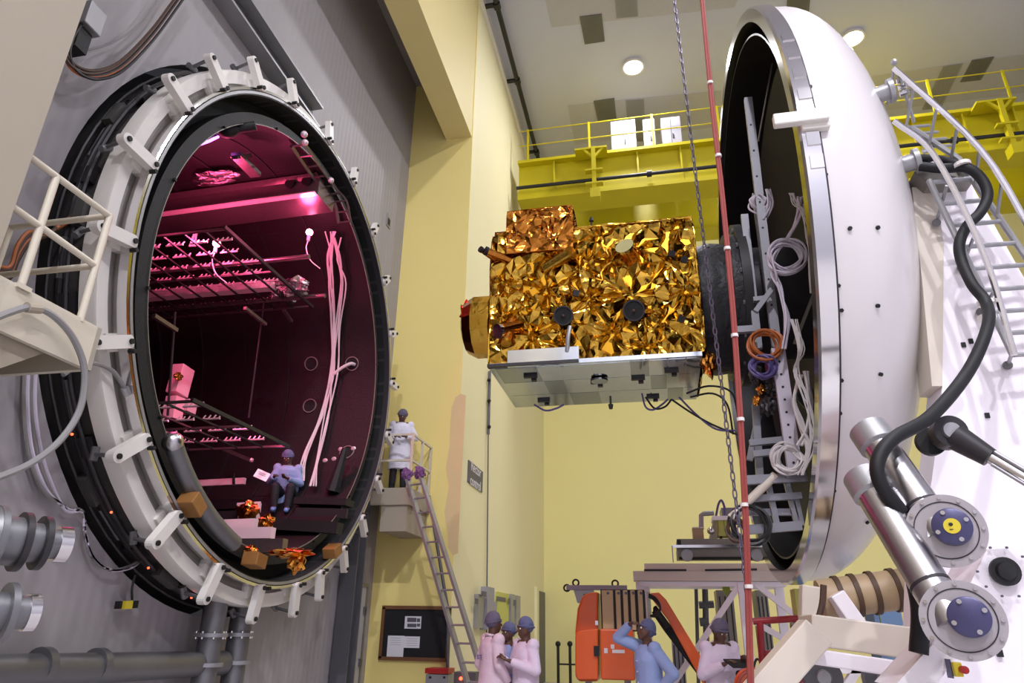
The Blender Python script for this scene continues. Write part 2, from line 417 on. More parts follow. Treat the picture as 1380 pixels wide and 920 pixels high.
for x in (-1.17, 9.6):
    b = MB(); b.bb((x-.06, YC-.47, 13.1), (x+.06, YC-.33, 14.72)); b.bar((x, YC-.4, 14.35), (x-.3, YC-.4, 14.7), .07, .07); b.bar((x, YC-.4, 14.35), (x+.3, YC-.4, 14.7), .07, .07)
    b.bb((x-.55, YC-.45, 14.66), (x+.4, YC+.05, 14.72)); b.bb((x-.25, YC-.5, 13.86), (x+.25, YC-.3, 13.91)); b.bb((x-.25, YC-.5, 13.4), (x+.25, YC-.3, 13.45))
    b.bb((x-.12, YC-.55, 12.9), (x+.16, YC-.2, 13.2)); b.build('hanger', 'crane', t)
for a, bq in (((823, 168), (858, 198)), ((866, 165), (884, 195)), ((890, 163), (919, 192))):
    p, q = on('Y', YC+.3, *a), on('Y', YC+.3, *bq)
    o = MB().bb((p.x, YC+.2, 14.8), (q.x, YC+.75, p.z+.02)).build('electrical_cabinet', 'cabinet_white', t, label='white electrical cabinet on the crane walkway')
    MB().bb(((p.x+q.x)/2-.006, YC+.195, 14.85), ((p.x+q.x)/2+.006, YC+.2, p.z-.05)).build('door_gap', 'groove', o)
    MB().bb(((p.x+q.x)/2+.03, YC+.17, 15.2), ((p.x+q.x)/2+.06, YC+.2, 15.35)).build('handle', 'dark', o)

# ------------------------------------------------------------------ alcove wall fittings
t = thing('wall_rail_beam', 'long grey steel beam fixed along the white wall above the chamber', 'beam', (XW+.1, 2.9, 9.2))
MB().bb((XW, 2.9, 9.12), (XW+.26, 8.2, 9.16)).build('lower_flange', 'galv', t)
MB().bb((XW, 2.9, 9.52), (XW+.26, 8.2, 9.56)).build('upper_flange', 'galv', t)
MB().bb((XW, 2.9, 9.16), (XW+.08, 8.2, 9.52)).build('web', 'grey_duct', t)
t = thing('support_column', 'grey steel column standing against the white wall under the chamber', 'column', (XW+.2, 11.3, 0))
MB().bb((XW+.02, 11.25, 0), (XW+.3, 11.29, 3.6)).build('flange', 'grey_duct', t)
MB().bb((XW+.02, 11.55, 0), (XW+.3, 11.59, 3.6)).build('flange', 'grey_duct', t)
MB().bb((XW+.14, 11.29, 0), (XW+.18, 11.55, 3.6)).build('web', 'grey_duct', t)
MB().bb((XW+.02, 11.2, 0), (XW+.36, 11.64, .03)).build('base_plate', 'grey_duct', t)
d = MB().bb((XW, 11.75, 0), (XW+.05, 12.35, 2.2)).build('door_1', 'door_paint', kind='structure')
MB().bb((XW, 11.7, 0), (XW+.07, 11.75, 2.26)).build('door_frame', 'channel_grey', d)
MB().bb((XW, 12.35, 0), (XW+.07, 12.4, 2.26)).build('door_frame', 'channel_grey', d)
MB().bb((XW, 11.75, 2.2), (XW+.07, 12.35, 2.26)).build('door_frame', 'channel_grey', d)
for z in (.9, 1.75): MB().bb((XW+.05, 12.28, z), (XW+.09, 12.36, z+.12)).build('hinge', 'grey_steel', d)
MB().cyl((XW+.05, 11.83, 1.05), (XW+.12, 11.83, 1.05), .03, seg=10).build('door_handle', 'grey_steel', d)
t = MB().bb((XW, 11.85, 2.33), (XW+.02, 12.1, 2.52)).build('door_number_plate', 'blue_plate', label='small dark blue plate on the wall above the grey door', cat='plate')
MB().bb((XW+.02, 11.95, 2.39), (XW+.024, 12.0, 2.46)).build('pale_mark', 'label_white', t)
p = on('X', XW, 523, 298)
t = thing('wall_plate', 'small steel plate high on the white wall right of the chamber', 'plate', p)
MB().bb((XW, p.y-.1, p.z-.14), (XW+.02, p.y+.1, p.z+.14)).build('plate', 'galv', t); MB().bb((XW+.02, p.y-.06, p.z-.1), (XW+.024, p.y+.06, p.z+.06)).build('inset', 'dark', t)
# hanging brown cable bundle, upper left
t = thing('hanging_cable_bundle', 'brown cable bundle looping down the white wall at upper left', 'cable', on('X', XW+.25, 95, 75))
for k in range(5):
    o = Vector((random.uniform(-.03, .03), random.uniform(-.05, .05), random.uniform(-.04, .04)))
    pts = [on('X', XW+.25, *q)+o for q in ((262, -30), (235, 8), (205, 48), (165, 88), (130, 100), (103, 90), (92, 68), (96, 45), (108, 25))]
    MB().tube(smooth(pts), .016, 6).build('cable', ('brown_cable', 'dark_cable', 'orange_cable', 'brown_cable', 'dark_cable')[k], t, True)
t = thing('thin_wall_cable', 'thin grey cable sagging above the brown cable bundle', 'cable', on('X', XW+.1, 110, 68))
MB().tube(smooth([on('X', XW+.1, *q) for q in ((215, -5), (195, 25), (165, 50), (135, 63), (108, 68), (97, 62))]), .009, 6).build('cable', 'grey_hose', t, True)
p = on('X', XW+.15, 112, 28)
t = thing('junction_box', 'small grey junction box beside the beige pillar at upper left', 'box', p)
MB().bb((XW, p.y-.1, p.z-.14), (XW+.3, p.y+.1, p.z+.14)).build('body', 'galv', t, bevel=.01); MB().bb((XW+.05, p.y-.08, p.z-.4), (XW+.25, p.y+.06, p.z-.16)).build('gland', 'dark', t)

# ------------------------------------------------------------------ thermal vacuum chamber
CH = thing('vacuum_chamber', 'huge round vacuum chamber with white clamp ring and red lit dark inside', 'chamber', (XW, CY, 0))
AX = (1, 0, 0); A0 = (0, CY, CZ)
MB().lathe([(-4.80, 3.34), (-4.78, 3.49), (-4.80, 3.5), (-4.96, 3.5), (-4.96, 3.34)], A0, AX, 128, True).build('flange_ring', 'paint_white', CH, True)
MB().lathe([(-4.84, 3.26), (-4.84, 3.36), (-4.95, 3.36), (-4.95, 3.26)], A0, AX, 128, True).build('seal_channel', 'channel_grey', CH, True)
for r0, r1, m, x in ((3.252, 3.285, 'polished', -4.65), (3.238, 3.252, 'groove', -4.657), (3.205, 3.238, 'galv', -4.65), (3.19, 3.205, 'groove', -4.66)):
    MB().lathe([(x, r0), (x, r1), (-4.96, r1), (-4.96, r0)], A0, AX, 128, True).build('seal_ring', m, CH, True)
MB().lathe([(-4.9, 3.36), (-4.9, 3.42), (-6.6, 3.42), (-6.6, 3.36)], A0, AX, 96, True).build('vessel_shell', 'vessel_dark', CH, True)
MB().lathe([(-5.95, 3.4), (-6.3, 3.7), (-6.6, 3.75)], A0, AX, 64).build('back_plate', 'vessel_dark', CH, True)
MB().lathe([(-4.96, 3.19), (-4.75, 3.19), (-4.75, 3.2), (-13, 3.2), (-13, 3.19)], A0, AX, 96, True).build('vessel_liner', 'black_matte', CH, True)
MB().lathe([(-5.02, 2.955), (-5.02, 3.19), (-5.06, 3.19), (-5.06, 2.955)], A0, AX, 96, True).build('front_baffle', 'black_matte', CH, True)
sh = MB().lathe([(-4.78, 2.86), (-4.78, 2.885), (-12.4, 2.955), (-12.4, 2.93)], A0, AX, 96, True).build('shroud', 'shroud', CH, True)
MB().lathe([(-4.775, 2.852), (-4.775, 2.862), (-4.785, 2.862), (-4.785, 2.852)], A0, AX, 128, True).build('shroud_lip', 'channel_grey', CH, True)
# grey outer skin of the shroud, seen over the near upper edge
MB().lathe([(-4.778, 2.862), (-4.80, 3.0), (-5.0, 3.0), (-5.0, 2.9)], A0, AX, 128, True).build('shroud_skin', 'shroud_front', CH, True)
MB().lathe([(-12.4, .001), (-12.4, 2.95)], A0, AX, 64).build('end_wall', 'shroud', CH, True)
for x in np.arange(-11.9, -5.2, .9):              # panel seams of the shroud
    MB().lathe([(x, 2.855), (x+.035, 2.855), (x+.035, 2.93), (x, 2.93)], A0, AX, 72, True).build('shroud_seam', 'dark', CH)
for k in range(14):
    a = 2*math.pi*(k+.5)/14; c, s = math.cos(a), math.sin(a)
    MB().bar((-4.75, CY+2.875*c, CZ+2.875*s), (-12.3, CY+2.92*c, CZ+2.92*s), .03, .03, (0, c, s)).build('shroud_rib', 'dark', CH)
for q in ((420, 490), (418, 547), (475, 490), (468, 610)):
    p = oncyl(*q, 2.87, CY, CZ); n = Vector((0, CY-p.y, CZ-p.z)).normalized()
    o = MB().lathe([(.0, .13), (.03, .13), (.03, .115), (.0, .115)], p, n, 28, True).build('port_ring', 'channel_grey', CH, True)
    MB().lathe([(.012, .001), (.012, .115)], p, n, 28).build('port_opening', 'black_matte', o)
# clamp arms
arm = MB(); arm.bar((.02, 3.26, 0), (-.05, 3.62, 0), .1, .075, (1, 0, 0))
def clamp_at(a, first=[None]):
    rot = Matrix.Translation((-4.66, CY, CZ)) @ Matrix.Rotation(a, 4, 'X')
    if first[0] is None:
        b = MB(); b.cyl((.0, 3.29, 0), (-.035, 3.60, 0), .001, seg=4)
        prof = []
        L0, L1, wd = 3.285, 3.63, .062
        for k in range(9): t_ = math.pi*k/8; prof.append((L1+wd*math.sin(t_)*.9, wd*math.cos(t_)))
        for k in range(9): t_ = math.pi+math.pi*k/8; prof.append((L0+wd*math.sin(t_)*.6, wd*math.cos(t_)))
        P = [Vector((.05-(r-3.28)*.12, r, w_)) for r, w_ in prof]
        body = MB().prism(P, (-.085, 0, 0)).mesh('clamp_arm', 'paint_white')
        pad = MB().box((-.2, 3.33, 0), (.2, .16, .17)).mesh('clamp_pad', 'paint_white')
        bolt = MB().cyl((.055, 3.29, 0), (.075, 3.29, 0), .026, seg=10).mesh('bolt', 'dark')
        bolt2 = MB().cyl((.01, 3.63, 0), (.03, 3.63, 0), .026, seg=10).mesh('bolt', 'dark')
        stem = MB().cyl((-.33, 3.56, .0), (.0, 3.63, .0), .02, seg=8).cyl((-.3, 3.52, -.05), (-.3, 3.6, .05), .035, seg=8).mesh('actuator_stem', 'grey_steel')
        tip = MB().cyl((.02, 3.285, .09), (.09, 3.285, .09), .022, seg=8).mesh('tip_screw', 'dark')
        first[0] = (body, pad, bolt, bolt2, stem, tip)
    def lk(me, par=None):
        o = bpy.data.objects.new(me.name.split('.')[0], me); C.objects.link(o); o.parent = par or CH
        if par is None: o.matrix_world = rot; o.matrix_parent_inverse = Matrix.Translation(-WORLDLOC[CH.name])
        return o
    b = lk(first[0][0]); lk(first[0][1])
    for me in first[0][2:]: lk(me, b)
def ang_of(x, y): p = on('X', -4.65, x, y); return math.atan2(p.z-CZ, p.y-CY)
for q in ((255, 150), (210, 228), (185, 330), (180, 460), (203, 587), (243, 688), (298, 757), (350, 798), (400, 800), (300, 115), (350, 112), (397, 128),
          (445, 185), (475, 250), (500, 318), (515, 382), (522, 450), (524, 515), (516, 580), (505, 640), (487, 695), (464, 745), (432, 775)):
    clamp_at(ang_of(*q))
# dark machinery in the gap between wall and ring
for k in range(30):
    a = math.radians(95+k*7.3); c, s = math.cos(a), math.sin(a); x = random.uniform(-5.25, -5.0); rr = 3.46
    b = MB(); o = Vector((x, CY+rr*c, CZ+rr*s)); tdir = Vector((0, -s, c))
    if k % 3 == 0: b.bar(o-tdir*.16, o+tdir*.16, .1, .16, (0, c, s))
    elif k % 3 == 1: b.cyl(o-tdir*.2, o+tdir*.2, .035, seg=8)
    else: b.bar(o-tdir*.1, o+tdir*.1, .2, .06, (0, c, s))
    b.build('actuator_box', ('vessel_dark', 'grey_steel', 'bracket_dark')[k % 3], CH)
for rr, x, r in ((3.5, -5.1, .022), (3.47, -5.2, .03), (3.53, -5.28, .018)):
    pts = [(x, CY+rr*math.cos(math.radians(a)), CZ+rr*math.sin(math.radians(a))) for a in range(80, 330, 5)]
    MB().tube(pts, r, 6).build('manifold_pipe', 'bracket_dark', CH, True)
for q in ((150, 690), (200, 765), (258, 805), (97, 585)):
    p = on('X', -5.02, *q); MB().sphere(p, .012, seg=8).build('indicator_light', 'led_red', CH)
# lower pipe run inside the rim, resting on yellow blocks
t = thing('rim_pipe', 'fat grey metal pipe curving along the inside bottom of chamber rim', 'pipe', (-4.8, 6.5, 2.4))
arc = [(-4.62, CY+2.99*math.cos(math.radians(a)), CZ+2.99*math.sin(math.radians(a))) for a in range(223, 254, 3)]
MB().tube(arc, .09, 12).build('pipe', 'grey_steel', t, True)
MB().sphere(arc[0], .105, seg=14).build('pipe_end', 'steel', t, True)
for k, (q, lab) in enumerate((((258, 680), 'yellow block clamped to the fat rim pipe, upper one'), ((343, 755), 'yellow block at the lower end of the fat rim pipe'), ((448, 742), 'yellow wooden block at the lower right of chamber rim'))):
    p = on('X', -4.58, *q); a = math.atan2(p.z-CZ, p.y-CY)
    o = MB().box(p, (.2, .15, .22), Matrix.Rotation(a, 3, 'X')).build('wooden_block', 'yellow_wood', label=lab, cat='block', group='yellow blocks on the chamber rim', bevel=.01)

# ------------------------------------------------------------------ inside the chamber
def pinklight(loc, power, r=.05, col=(1, .09, .27)):
    l = bpy.data.lights.new('red_lamp_and_fill', 'POINT'); l.energy = power; l.color = col; l.shadow_soft_size = r; l.specular_factor = 1
    o = bpy.data.objects.new('red_lamp_and_fill', l); o.location = loc; C.objects.link(o)
for q, X, lab, pw in (((292, 328), -6.3, 'bare glowing pink lamp hanging above the middle of the heater grid', 150), ((417, 313), -5.35, 'bare glowing pink lamp near the white cables at chamber right', 40)):
    p = on('X', X, *q); t = thing('pink_lamp', lab, 'lamp', p, 'pink lamps inside the chamber')
    MB().sphere(p, .06, seg=14).build('bulb', 'pink_glow', t, True)
    MB().cyl(p+Vector((0, 0, -.06)), p+Vector((0, 0, -.16)), .03, seg=10).build('socket', 'quartz', t, True)
    MB().tube(smooth([p+Vector(v) for v in ((0, 0, -.15), (-.02, .01, -.3), (.06, .05, -.5), (.2, .15, -.62))]), .009, 6).build('lead', 'white_cable', t, True)
    pinklight(p+Vector((.1, -.35, -.1)), pw, .12)
# upper white-painted box beam lit by the lamps
t = thing('upper_box_beam', 'broad steel box beam lit pink across the top of the chamber', 'beam', on('Z', 7.8, 430, 260))
e1, e0 = on('Z', 7.75, 428, 262), on('Z', 7.75, 222, 290)
e0 = e1+(e0-e1)*1.5
dirv = (e0-e1).normalized(); side = Vector((-dirv.y, dirv.x, 0));
if side.y < 0: side = -side
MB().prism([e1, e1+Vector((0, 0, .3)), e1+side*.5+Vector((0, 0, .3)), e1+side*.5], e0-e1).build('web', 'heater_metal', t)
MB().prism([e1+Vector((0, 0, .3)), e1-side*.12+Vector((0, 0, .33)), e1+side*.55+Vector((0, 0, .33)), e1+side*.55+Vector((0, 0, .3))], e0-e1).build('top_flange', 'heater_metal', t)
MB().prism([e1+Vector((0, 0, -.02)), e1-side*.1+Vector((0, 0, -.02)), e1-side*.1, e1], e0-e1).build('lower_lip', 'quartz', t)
for k in (.05, .12): MB().cyl(e1.lerp(e0, k)+Vector((0, -.05, .26)), e1.lerp(e0, k)+Vector((0, .02, .26)), .08, seg=16).build('roller', 'dark', t, True)
t = thing('rail_bracket', 'dark red angled bracket above the pink box beam', 'bracket', on('X', -5.6, 340, 225))
MB().bar(on('X', -5.4, 318, 208), on('X', -5.4, 345, 236), .16, .07).build('arm', 'heater_metal', t); MB().bar(on('X', -5.4, 316, 212), on('X', -5.4, 335, 210), .1, .05).build('plate', 'heater_metal', t)
MB().bar(on('Y', 9.5, 345, 236), on('Y', 9.5, 412, 222), .08, .14).build('cross_rail', 'heater_metal', t)
t = thing('slotted_rail', 'slotted steel cable rail running down the upper right chamber wall', 'rail', oncyl(400, 200, 2.8, CY, CZ))
ra = [oncyl(*q, 2.8, CY, CZ) for q in ((393, 197), (412, 225), (432, 252), (450, 272), (456, 300))]
MB().tube(smooth(ra, 3), .03, 4).build('side_bar', 'heater_metal', t); rb = [p+Vector((.22, 0, 0)) for p in ra]
MB().tube(smooth(rb, 3), .02, 4).build('side_bar', 'heater_metal', t)
for k in range(9): i = k/2.; a = ra[int(i)].lerp(ra[min(4, int(i)+1)], i % 1); MB().bar(a, a+Vector((.22, 0, 0)), .03, .015).build('rung', 'heater_metal', t)
for q in ((410, 181), (411, 192), (446, 243)):
    p = oncyl(*q, 2.8, CY, CZ); MB().sphere(p, .05, seg=10).build('camera_head', 'quartz', t, True)
t = thing('roof_bottle', 'dark cylinder hanging under the chamber roof by violet reflection', 'cylinder', oncyl(308, 175, 2.75, CY, CZ))
p = oncyl(308, 175, 2.75, CY, CZ); MB().sphere(p, .11, (1.3, 1, 1), seg=14).build('body', 'dark', t, True); MB().cyl(p+Vector((-.02, 0, 0)), p+Vector((.3, .1, .1)), .06, seg=12).build('neck', 'dark', t, True)
t = thing('violet_glint', 'violet reflection under the chamber roof made as a glowing tube', 'lamp', oncyl(282, 188, 2.8, CY, CZ))  # small violet reflection imitated by an emissive tube
MB().tube([on('X', -5.6, *q) for q in ((268, 195), (282, 190), (294, 184))], .02, 6).build('tube', 'violet_glow', t); MB().tube([on('X', -5.6, *q) for q in ((270, 190), (283, 185), (293, 182))], .012, 6).build('bracket', 'dark', t)
t = thing('foil_stack', 'silver foil bundle on the box beam shining pink at upper left', 'foil', on('Z', 8.0, 290, 240))
def crumple(name, m, parent, c, sz, n=160, seed=1, flat=1.0):
    rnd = random.Random(seed); bm = bmesh.new(); bmesh.ops.create_icosphere(bm, subdivisions=3, radius=1)
    for v in bm.verts:
        k = 1+.55*(noise.noise(v.co*2.1+Vector((seed*3.1, 0, 0))))+.12*rnd.uniform(-1, 1)
        v.co = Vector((v.co.x*sz[0]*k, v.co.y*sz[1]*k, v.co.z*sz[2]*k*flat))+Vector(c)
    me = bpy.data.meshes.new(name); bm.to_mesh(me); bm.free(); me.materials.append(M[m])
    o = bpy.data.objects.new(name, me); C.objects.link(o); attach(o, parent); return o
p = on('Z', 8.0, 292, 238); crumple('foil', 'silver_foil', t, p, (.34, .12, .05), seed=3)
p = on('Z', 8.0, 290, 246); crumple('foil', 'silver_foil', t, p, (.3, .06, .03), seed=5)

def heater_grid(name, label, z, px_corner_near, px_corner_far, nx, ny, dz, rows):
    a = on('Z', z, *px_corner_near); b = on('Z', z, *px_corner_far); X1 = a.x; Y0, Y1 = a.y, b.y; X0 = X1-3.4
    t = thing(name, label, 'heater', (X1, Y0, z), 'infrared lamp grids in the chamber')
    for x in np.linspace(X0, X1, nx): MB().bb((x-.012, Y0, z-.012), (x+.012, Y1, z+.012)).build('rod', 'dark', t)
    MB().bb((X1-.02, Y0-.05, z-.025), (X1+.02, Y1+.05, z+.025)).build('edge_tube', 'bracket_dark', t)
    for y in np.linspace(Y0, Y1, ny): MB().bb((X0, y-.015, z-.02), (X1, y+.015, z+.012)).build('cross_bar', 'heater_metal', t)
    first = None
    for j in range(rows):
        for i in range(8):
            x = X1-.28-.4*i-(.12 if j % 2 else 0); y = Y0+.35+(Y1-Y0-.6)*j/(rows-1)
            if first is None:
                l = MB(); l.cyl((-.14, 0, 0), (.14, 0, 0), .014, seg=6); first = l.mesh('lamp_bar', 'quartz')
                pe = MB()
                for k in range(4): pe.cyl((-.12+.08*k, 0, .01), (-.105+.08*k, .02, .06), .01, seg=5)
                fp = pe.mesh('lamp_clips', 'quartz')
            o = bpy.data.objects.new('lamp_bar', first); C.objects.link(o); o.parent = t; o.location = (x-X1, y-Y0, dz)
            c = bpy.data.objects.new('lamp_clips', fp); C.objects.link(c); c.parent = o; c['kind'] = 'stuff'
    return t, X0, X1, Y0, Y1
g1, gx0, gx1, gy0, gy1 = heater_grid('heater_grid', 'wide infrared lamp grid hanging level in the upper chamber', 6.62, (305, 308), (422, 412), 11, 3, .05, 7)
MB().bb((gx0, gy1-.75, 6.64), (gx1-.35, gy1-.6, 6.78)).build('reflector_channel', 'quartz', g1)
MB().cyl((gx0, gy1-.3, 6.64), (gx1+.4, gy1-.3, 6.64), .04, seg=10).build('support_tube', 'heater_metal', g1, True)
MB().cyl((gx0, gy1-1.3, 6.8), (gx1+.6, gy1-1.3, 6.8), .04, seg=10).build('support_tube', 'heater_metal', g1, True)
for q in ((392, 385), (385, 398)):
    p = on('Z', 6.75, *q); crumple('foil_wrap', 'silver_foil', g1, p, (.3, .2, .12), seed=q[0])
for a, b in (((330, 415), (358, 437)), ((207, 425), (238, 445)), ((382, 417), (393, 433))):
    MB().bar(on('X', -6.0, *a), on('X', -6.0, *b), .05, .05).build('swing_arm', 'heater_metal', g1)
for q0, q1 in (((356, 405), (335, 563)), ((236, 420), (226, 560))):
    MB().cyl(on('X', -6.6, *q0), on('X', -6.6, *q1), .018, seg=8).build('hanger_rod', 'bracket_dark', g1)
g2, *_ = heater_grid('heater_grid', 'lower infrared lamp grid left of the seated worker', 4.1, (262, 540), (402, 600), 9, 3, .05, 4)
t = thing('cable_branch', 'pink lit tangle of leads hanging at the top of heater grid', 'cable', on('X', -6.8, 260, 320))
for k in range(5): a = on('X', -6.8, 262+k, 312); b = on('X', -6.8, 255+k*2, 332); MB().tube([a, a.lerp(b, .5)+Vector((random.uniform(-.03, .03), 0, 0)), b], .012, 5).build('lead', 'quartz', t)
# cables down the wall
for lab, offs, path in (('bundle of white cables hanging down the right chamber wall', range(7), ((445, 312), (444, 345), (446, 380), (448, 430), (449, 500), (432, 560), (412, 615), (402, 648))),
                        ('second bundle of white cables bending round to the wall port', range(4), ((457, 320), (458, 350), (463, 382), (456, 440), (452, 500), (440, 560), (428, 620), (424, 655)))):
    t = thing('cable_bundle', lab, 'cable', oncyl(*path[-1], 2.7, CY, CZ), 'white cable bundles in the chamber')
    for k in offs:
        pts = []
        for i, q in enumerate(path):
            sp = 1.9 if i in (0, 7) else 1.0
            pts.append(oncyl(q[0]+random.uniform(-4, 4)*sp, q[1], 2.72, CY, CZ))
        MB().tube(smooth(pts), .0125, 6).build('cable', 'white_cable', t, True)
t = thing('port_cable', 'white cable branching to the round port in the wall', 'cable', oncyl(475, 490, 2.8, CY, CZ))
MB().tube(smooth([oncyl(*q, r, CY, CZ) for q, r in (((450, 504), 2.72), ((460, 496), 2.74), ((472, 490), 2.78), ((478, 491), 2.86))]), .03, 8).build('cable', 'white_cable', t, True)
# pale boxes on the left
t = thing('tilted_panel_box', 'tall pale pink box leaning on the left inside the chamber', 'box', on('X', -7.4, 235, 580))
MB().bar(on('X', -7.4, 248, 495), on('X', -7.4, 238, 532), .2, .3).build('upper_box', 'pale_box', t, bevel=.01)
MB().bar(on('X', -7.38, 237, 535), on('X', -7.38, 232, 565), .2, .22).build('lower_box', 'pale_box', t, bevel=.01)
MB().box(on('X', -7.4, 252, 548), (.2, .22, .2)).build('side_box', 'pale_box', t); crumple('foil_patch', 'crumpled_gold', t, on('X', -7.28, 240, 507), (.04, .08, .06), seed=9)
# floor rails, benches and hardware at the bottom of the chamber
def item(name, label, cat, parts):
    p0 = parts[0][1]; t = thing(name, label, cat, p0[0])
    for nm, (a, b, wd, ht), m in parts: MB().bar(a, b, wd, ht).build(nm, m, t)
    return t
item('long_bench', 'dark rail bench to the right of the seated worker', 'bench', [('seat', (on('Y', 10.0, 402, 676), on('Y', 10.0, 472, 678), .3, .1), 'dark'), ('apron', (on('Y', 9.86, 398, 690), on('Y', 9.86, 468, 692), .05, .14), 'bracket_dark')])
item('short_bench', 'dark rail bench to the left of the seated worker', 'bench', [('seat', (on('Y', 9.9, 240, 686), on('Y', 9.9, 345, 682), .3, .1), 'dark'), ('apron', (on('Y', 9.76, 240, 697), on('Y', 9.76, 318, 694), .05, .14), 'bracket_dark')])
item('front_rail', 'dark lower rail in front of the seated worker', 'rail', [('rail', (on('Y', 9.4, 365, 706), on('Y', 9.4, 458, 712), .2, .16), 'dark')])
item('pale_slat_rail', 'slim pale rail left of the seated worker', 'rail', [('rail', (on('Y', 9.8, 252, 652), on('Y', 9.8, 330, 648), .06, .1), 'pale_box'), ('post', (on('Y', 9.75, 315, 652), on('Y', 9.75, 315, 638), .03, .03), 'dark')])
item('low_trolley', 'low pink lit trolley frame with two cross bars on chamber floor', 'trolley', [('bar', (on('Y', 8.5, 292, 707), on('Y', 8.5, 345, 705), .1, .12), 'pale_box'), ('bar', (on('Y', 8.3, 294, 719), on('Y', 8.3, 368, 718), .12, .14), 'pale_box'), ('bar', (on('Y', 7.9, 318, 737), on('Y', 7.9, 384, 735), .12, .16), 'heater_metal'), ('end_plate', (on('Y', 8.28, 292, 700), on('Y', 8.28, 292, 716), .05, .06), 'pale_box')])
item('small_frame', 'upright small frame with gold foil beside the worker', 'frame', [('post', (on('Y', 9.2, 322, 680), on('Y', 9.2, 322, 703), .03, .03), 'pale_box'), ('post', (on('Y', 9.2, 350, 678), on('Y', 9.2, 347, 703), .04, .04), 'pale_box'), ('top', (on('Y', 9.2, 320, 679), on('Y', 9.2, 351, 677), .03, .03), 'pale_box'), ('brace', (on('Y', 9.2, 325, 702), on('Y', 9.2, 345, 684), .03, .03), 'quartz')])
for q, sz, lab, m, sd in (((334, 690), (.16, .1, .14), 'crumpled orange foil inside the small frame', 'crumpled_gold', 21), ((360, 703), (.1, .08, .1), 'small gold foil scrap by the worker\'s feet', 'crumpled_gold', 22),
                          ((392, 745), (.26, .14, .05), 'bright crumpled gold foil sheet lying at the chamber lip', 'crumpled_gold', 23), ((400, 758), (.1, .08, .1), 'gold foil hanging below the bright sheet at the chamber lip', 'crumpled_gold', 24), ((336, 742), (.1, .07, .06), 'orange foil lump on the block at the rim pipe end', 'crumpled_gold', 25)):
    p = on('Y', 9.15 if q[1] < 700 else (8.9 if q[1] < 710 else 7.6), *q); t = thing('gold_foil_scrap', lab, 'foil', p, 'gold foil scraps in the chamber'); crumple('foil', m, t, p, sz, seed=sd)
t = thing('hanging_strut', 'short pink lit strut hanging left of the worker\'s head', 'strut', on('Y', 10.1, 302, 605))
MB().bar(on('Y', 10.1, 302, 605), on('Y', 10.1, 338, 620), .05, .06).build('strut', 'heater_metal', t); MB().sphere(on('Y', 10.1, 339, 620), .04, seg=8).build('knuckle', 'quartz', t)
t = thing('floor_lamp_stand', 'black stand with small reflectors right of the seated worker', 'stand', on('Y', 10.2, 455, 660))
MB().cyl(on('Y', 10.2, 465, 604), on('Y', 10.2, 448, 662), .05, .12, seg=8).build('mast', 'dark', t)
for q in ((459, 605), (476, 604), (438, 620), (450, 618)): MB().sphere(on('Y', 10.18, *q), .045, (1, .4, .8), seg=8).build('reflector', 'quartz', t)
pinklight((-6.9, 7.0, 7.1), 60, .15); pinklight((-6.0, 8.6, 4.6), 45, .3)  # two added fill lights without a bulb, brightening the pink interior

# ------------------------------------------------------------------ near access platform (left edge)
XP = XH-.06
t = thing('access_platform', 'cream access platform with railing left of the chamber, seen from below', 'platform', (-4.4, 2.9, 3.4))
MB().bb((XW+.02, YN+.005, 3.44), (XP, 3.78, 3.5)).build('deck', 'wall_beige', t)
MB().bb((XP-.04, YN+.005, 3.2), (XP, 3.8, 3.52)).build('fascia', 'cream_rail', t)
MB().bb((XW+.02, 3.76, 3.2), (XP, 3.8, 3.52)).build('end_fascia', 'cream_rail', t)
MB().prism([(XP-.06, YN+.005, 3.44), (XP-.06, 3.76, 3.44), (XP-.06, YN+.005, 2.75)], (-.04, 0, 0)).build('gusset', 'wall_beige', t)
for a, b in (((XP-.02, YN, 4.36), (XP-.02, 3.62, 4.36)), ((XP-.02, YN, 3.98), (XP-.02, 3.62, 3.94))):
    MB().cyl(a, b, .024, seg=10).build('rail', 'cream_rail', t, True)
for z in (4.36, 3.94): MB().cyl((XP-.02, 3.62, z), (XP-.9, 3.62, z), .024, seg=10).build('rail', 'cream_rail', t, True)
for p in ((XP-.02, 3.62), (XP-.02, 3.13), (XP-.9, 3.62)): MB().cyl((p[0], p[1], 3.5), (p[0], p[1], 4.37), .026, seg=10).build('post', 'cream_rail', t, True)
MB().bb((XP-.06, 3.08, 3.5), (XP+.02, 3.18, 3.53)).build('foot_plate', 'cream_rail', t)
t = thing('grey_hose', 'thick grey hose looping below the near platform', 'hose', on('X', XP+.05, 45, 415))
MB().tube(smooth([on('X', XP+.06, *q) for q in ((-30, 440), (10, 422), (45, 414), (75, 428), (100, 458), (114, 500), (108, 550), (82, 592), (40, 625), (-20, 650))]), .022, 8).build('hose', 'grey_hose', t, True)
MB().cyl(on('X', XP+.06, 36, 414), on('X', XP+.06, 54, 416), .034, seg=10).build('clamp', 'wall_beige', t)
t = thing('white_cable_run', 'pale cables hanging from the near platform down to the chamber', 'cable', on('X', XW+.06, 40, 600))
for k in range(4):
    o = k*5
    MB().tube(smooth([on('X', XW+.08, *q) for q in ((34+o, 480), (32+o, 545), (38+o*1.2, 610), (58+o, 660), (90, 682+k*2), (112, 690), (114, 720), (126, 752), (150, 768), (180, 760+k), (195, 745))]), .016, 6).build('cable', 'lilac_cable' if k % 2 else 'grey_hose', t, True)
t = thing('copper_cables', 'brown cables bunched behind the near platform railing', 'cable', on('X', XW+.1, 20, 360))
